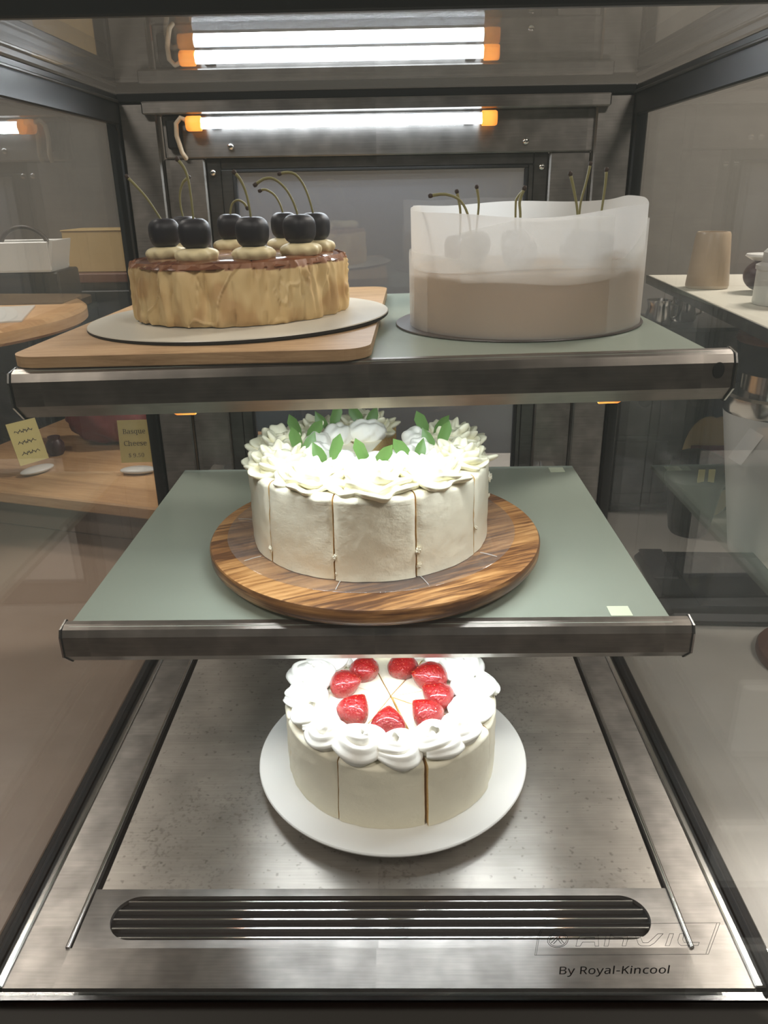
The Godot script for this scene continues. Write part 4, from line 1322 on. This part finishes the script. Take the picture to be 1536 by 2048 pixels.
# ------------------------------------------------------------------ what stands right of the fridge
func build_right_side() -> void:
	# dark coffee machine under the raised shelf
	var M := thing("coffee_machine", "dark coffee machine standing on the worktop right of the fridge", "coffee machine", Vector3(0.62, COUNTER_Y, -1.56))
	slab("body", Vector3(-0.22, 0.012, -0.08), Vector3(0.2, 0.3, 0.1), mats.charcoal, M, 0.006)
	slab("base", Vector3(-0.22, 0.0, -0.08), Vector3(0.2, 0.012, 0.1), mats.charcoal, M, 0.003)
	slab("upper_body", Vector3(-0.22, 0.3, -0.08), Vector3(0.2, 0.366, 0.12), mats.steel_dark, M, 0.006)
	slab("drawer", Vector3(-0.2, 0.04, 0.1), Vector3(-0.07, 0.15, 0.106), mats.slate_screen, M, 0.003)
	slab("drawer", Vector3(-0.2, 0.16, 0.1), Vector3(-0.07, 0.28, 0.106), mats.slate_screen, M, 0.003)
	for x in [-0.16, -0.07]:
		var g := MB.new()
		g.lathe(Vector3(x, 0.25, 0.135), [Vector2(0.0, 0.0), Vector2(0.022, 0.0), Vector2(0.025, 0.015), Vector2(0.025, 0.052), Vector2(0.0, 0.052)], 28)
		put("brew_head", g, mats.steel_polished, M)
		var hd := MB.new()
		hd.tube([Vector3(x, 0.262, 0.15), Vector3(x, 0.259, 0.18), Vector3(x, 0.255, 0.21)], [0.006, 0.009, 0.011], 12)
		put("handle", hd, mats.rubber, M)
	var cw := [[-0.17, 0.03, "small steel jug standing leftmost on the coffee machine"], [-0.11, 0.07, "small steel jug second from the left on the coffee machine"], [-0.05, 0.03, "small steel jug in the shade of the raised shelf"]]
	for q in cw:
		var sj := thing("steel_jug", q[2], "jug", Vector3(0.62 + q[0], COUNTER_Y + 0.3665, -1.56 + q[1]), 0.0, "steel jugs on the coffee machine")
		var sm := MB.new()
		sm.lathe(Vector3.ZERO, [Vector2(0.0, 0.0), Vector2(0.022, 0.0), Vector2(0.025, 0.006), Vector2(0.02, 0.034), Vector2(0.023, 0.045), Vector2(0.021, 0.045), Vector2(0.018, 0.034), Vector2(0.0, 0.03)], 28)
		put("jug", sm, mats.steel_polished, sj)
		var hh := MB.new()
		hh.tube([Vector3(0.021, 0.036, 0), Vector3(0.034, 0.034, 0), Vector3(0.034, 0.014, 0), Vector3(0.024, 0.01, 0)], 0.002, 8)
		put("handle", hh, mats.steel_polished, sj)
	# raised grey shelf over the worktop
	var sh := thing("raised_shelf", "raised grey steel shelf over the worktop at the right", "shelf", Vector3(0.514, COUNTER_Y, -1.4), -0.071)
	slab("shelf_top", Vector3(0.0, 0.428, -0.25), Vector3(0.8, 0.44, 0.52), mats.card_silver, sh, 0.003)
	slab("front_lip", Vector3(-0.002, 0.424, -0.25), Vector3(0.0, 0.44, 0.52), mats.steel_dark, sh, 0.0)
	for z in [-0.22, 0.48]:
		slab("post", Vector3(0.76, 0.0, z - 0.012), Vector3(0.784, 0.428, z + 0.012), mats.steel_dark, sh, 0.002)
	slab("back_panel", Vector3(0.36, 0.0, -0.25), Vector3(0.8, 0.428, -0.238), mats.steel_dark, sh, 0.001)
	var ty := COUNTER_Y + 0.4405
	var j := thing("ceramic_jar", "tapered beige ceramic jar with open rim on the raised shelf", "jar", Vector3(0.566, ty, -1.42))
	var jm := MB.new()
	jm.lathe(Vector3.ZERO, [Vector2(0.0, 0.0), Vector2(0.0345, 0.0), Vector2(0.036, 0.004), Vector2(0.0285, 0.088), Vector2(0.0265, 0.092), Vector2(0.022, 0.092), Vector2(0.022, 0.03), Vector2(0.0, 0.03)], 48)
	put("jar", jm, mats.ceramic, j)
	var cn := thing("white_canister", "white lidded canister at the right edge on the raised shelf", "canister", Vector3(0.598, ty, -1.2))
	var cm := MB.new()
	cm.lathe(Vector3.ZERO, [Vector2(0.0, 0.0), Vector2(0.041, 0.0), Vector2(0.043, 0.003), Vector2(0.043, 0.05), Vector2(0.0, 0.05)], 40)
	put("body", cm, mats.white_plastic, cn)
	var cl := MB.new()
	cl.lathe(Vector3.ZERO, [Vector2(0.0, 0.05), Vector2(0.045, 0.05), Vector2(0.045, 0.056), Vector2(0.037, 0.06), Vector2(0.037, 0.074), Vector2(0.033, 0.078), Vector2(0.0, 0.079)], 40)
	put("lid", cl, mats.white_plastic, cn)
	var tp := thing("plum_pot", "round plum coloured pot with a white saucer on top", "pot", Vector3(0.632, ty, -1.35))
	var tm := MB.new()
	tm.ball(Vector3(0, 0.026, 0), Vector3(0.033, 0.026, 0.033), func(_d): return 1.0, 18, 28)
	put("pot", tm, mats.plum, tp)
	var sm2 := MB.new()
	sm2.lathe(Vector3(0, 0.05, 0), [Vector2(0.0, 0.0), Vector2(0.022, 0.0), Vector2(0.034, 0.007), Vector2(0.032, 0.01), Vector2(0.0, 0.005)], 32)
	put("saucer", sm2, mats.white_plastic, tp)
	# grinder: wooden lid, black collar, steel neck, white body
	var g := thing("coffee_grinder", "coffee grinder with a brown wooden lid, black collar and white body", "grinder", Vector3(0.645, COUNTER_Y, -1.26))
	for q in [["body", [Vector2(0.0, 0.0), Vector2(0.034, 0.0), Vector2(0.037, 0.005), Vector2(0.08, 0.26), Vector2(0.0, 0.26)], "white_plastic"], ["steel_ring", [Vector2(0.0, 0.26), Vector2(0.08, 0.26), Vector2(0.082, 0.265), Vector2(0.082, 0.288), Vector2(0.078, 0.292), Vector2(0.0, 0.292)], "steel_polished"], ["steel_neck", [Vector2(0.0, 0.292), Vector2(0.06, 0.292), Vector2(0.06, 0.326), Vector2(0.0, 0.326)], "steel_polished"], ["collar", [Vector2(0.0, 0.326), Vector2(0.068, 0.326), Vector2(0.074, 0.374), Vector2(0.0, 0.374)], "rubber"], ["wooden_lid", [Vector2(0.0, 0.374), Vector2(0.074, 0.374), Vector2(0.0765, 0.378), Vector2(0.074, 0.387), Vector2(0.0, 0.389)], "walnut"]]:
		var gm := MB.new()
		gm.lathe(Vector3.ZERO, q[1], 48)
		put(q[0], gm, mats[q[2]], g)
	var lab := bx("paper_label", Vector3.ZERO, Vector3(0.024, 0.06, 0.001), mats.card_white, g, 0.0)
	lab.position = Vector3(-0.062, 0.215, 0.05)
	lab.rotation = Vector3(0.0, -0.6, -0.45)
	tag(lab, "slanting white paper label")
	# black cup with paper labels
	var cu := thing("black_cup", "black tapered cup with a lid and pale labels in front of the coffee machine", "cup", Vector3(0.57, COUNTER_Y, -1.36))
	var c1 := MB.new()
	c1.lathe(Vector3.ZERO, [Vector2(0.0, 0.0), Vector2(0.032, 0.0), Vector2(0.036, 0.006), Vector2(0.05, 0.1), Vector2(0.0, 0.1)], 40)
	put("cup", c1, mats.charcoal, cu)
	var c2 := MB.new()
	c2.lathe(Vector3.ZERO, [Vector2(0.0, 0.1), Vector2(0.053, 0.1), Vector2(0.054, 0.11), Vector2(0.048, 0.118), Vector2(0.044, 0.148), Vector2(0.03, 0.155), Vector2(0.0, 0.155)], 40)
	put("lid", c2, mats.charcoal, cu)
	for x in [-0.014, 0.004]:
		slab("label", Vector3(x, 0.116, 0.0455), Vector3(x + 0.011, 0.14, 0.048), mats.price_card, cu, 0.0)
	var sp := MB.new()
	sp.tube([Vector3(0.045, 0.085, 0), Vector3(0.062, 0.092, 0), Vector3(0.066, 0.104, 0), Vector3(0.05, 0.112, 0)], 0.006, 10)
	put("handle", sp, mats.charcoal, cu)
	# flat black terminal
	var te := thing("payment_terminal", "flat black payment terminal lying on the white worktop", "terminal", Vector3(0.535, COUNTER_Y, -1.12), -0.05)
	slab("body", Vector3(-0.108, 0.0, -0.115), Vector3(0.1, 0.02, 0.115), mats.charcoal, te, 0.008)
	slab("screen", Vector3(-0.055, 0.0202, -0.085), Vector3(0.09, 0.0214, 0.085), mats.slate_screen, te, 0.0005)
	slab("side_button_bar", Vector3(-0.102, 0.0202, -0.11), Vector3(-0.062, 0.0245, 0.0), mats.slate_screen, te, 0.003)
	# packet and paper tag
	var pk := thing("snack_packet", "red and cream printed packet between the black cup and the machine", "packet", Vector3(0.625, COUNTER_Y, -1.436), -0.05)
	var pm := MB.new()
	pm.ball(Vector3(0, 0.1, 0), Vector3(0.055, 0.1, 0.016), func(d): return 1.0 + 0.25 * absf(d.x * d.y), 18, 28)
	put("packet", pm, mats.kraft, pk)
	slab("printed_band", Vector3(-0.045, 0.09, 0.0135), Vector3(0.04, 0.15, 0.0175), mats.red_cloth, pk, 0.001)
	# round wooden coaster half out of the frame
	var rc := thing("wooden_coaster", "round brown wooden coaster at the right edge of the worktop", "coaster", Vector3(0.6, COUNTER_Y, -0.915))
	var rcm := MB.new()
	rcm.lathe(Vector3.ZERO, [Vector2(0.0, 0.0), Vector2(0.083, 0.0), Vector2(0.085, 0.004), Vector2(0.085, 0.012), Vector2(0.083, 0.015), Vector2(0.0, 0.015)], 64)
	put("coaster", rcm, mats.walnut, rc)
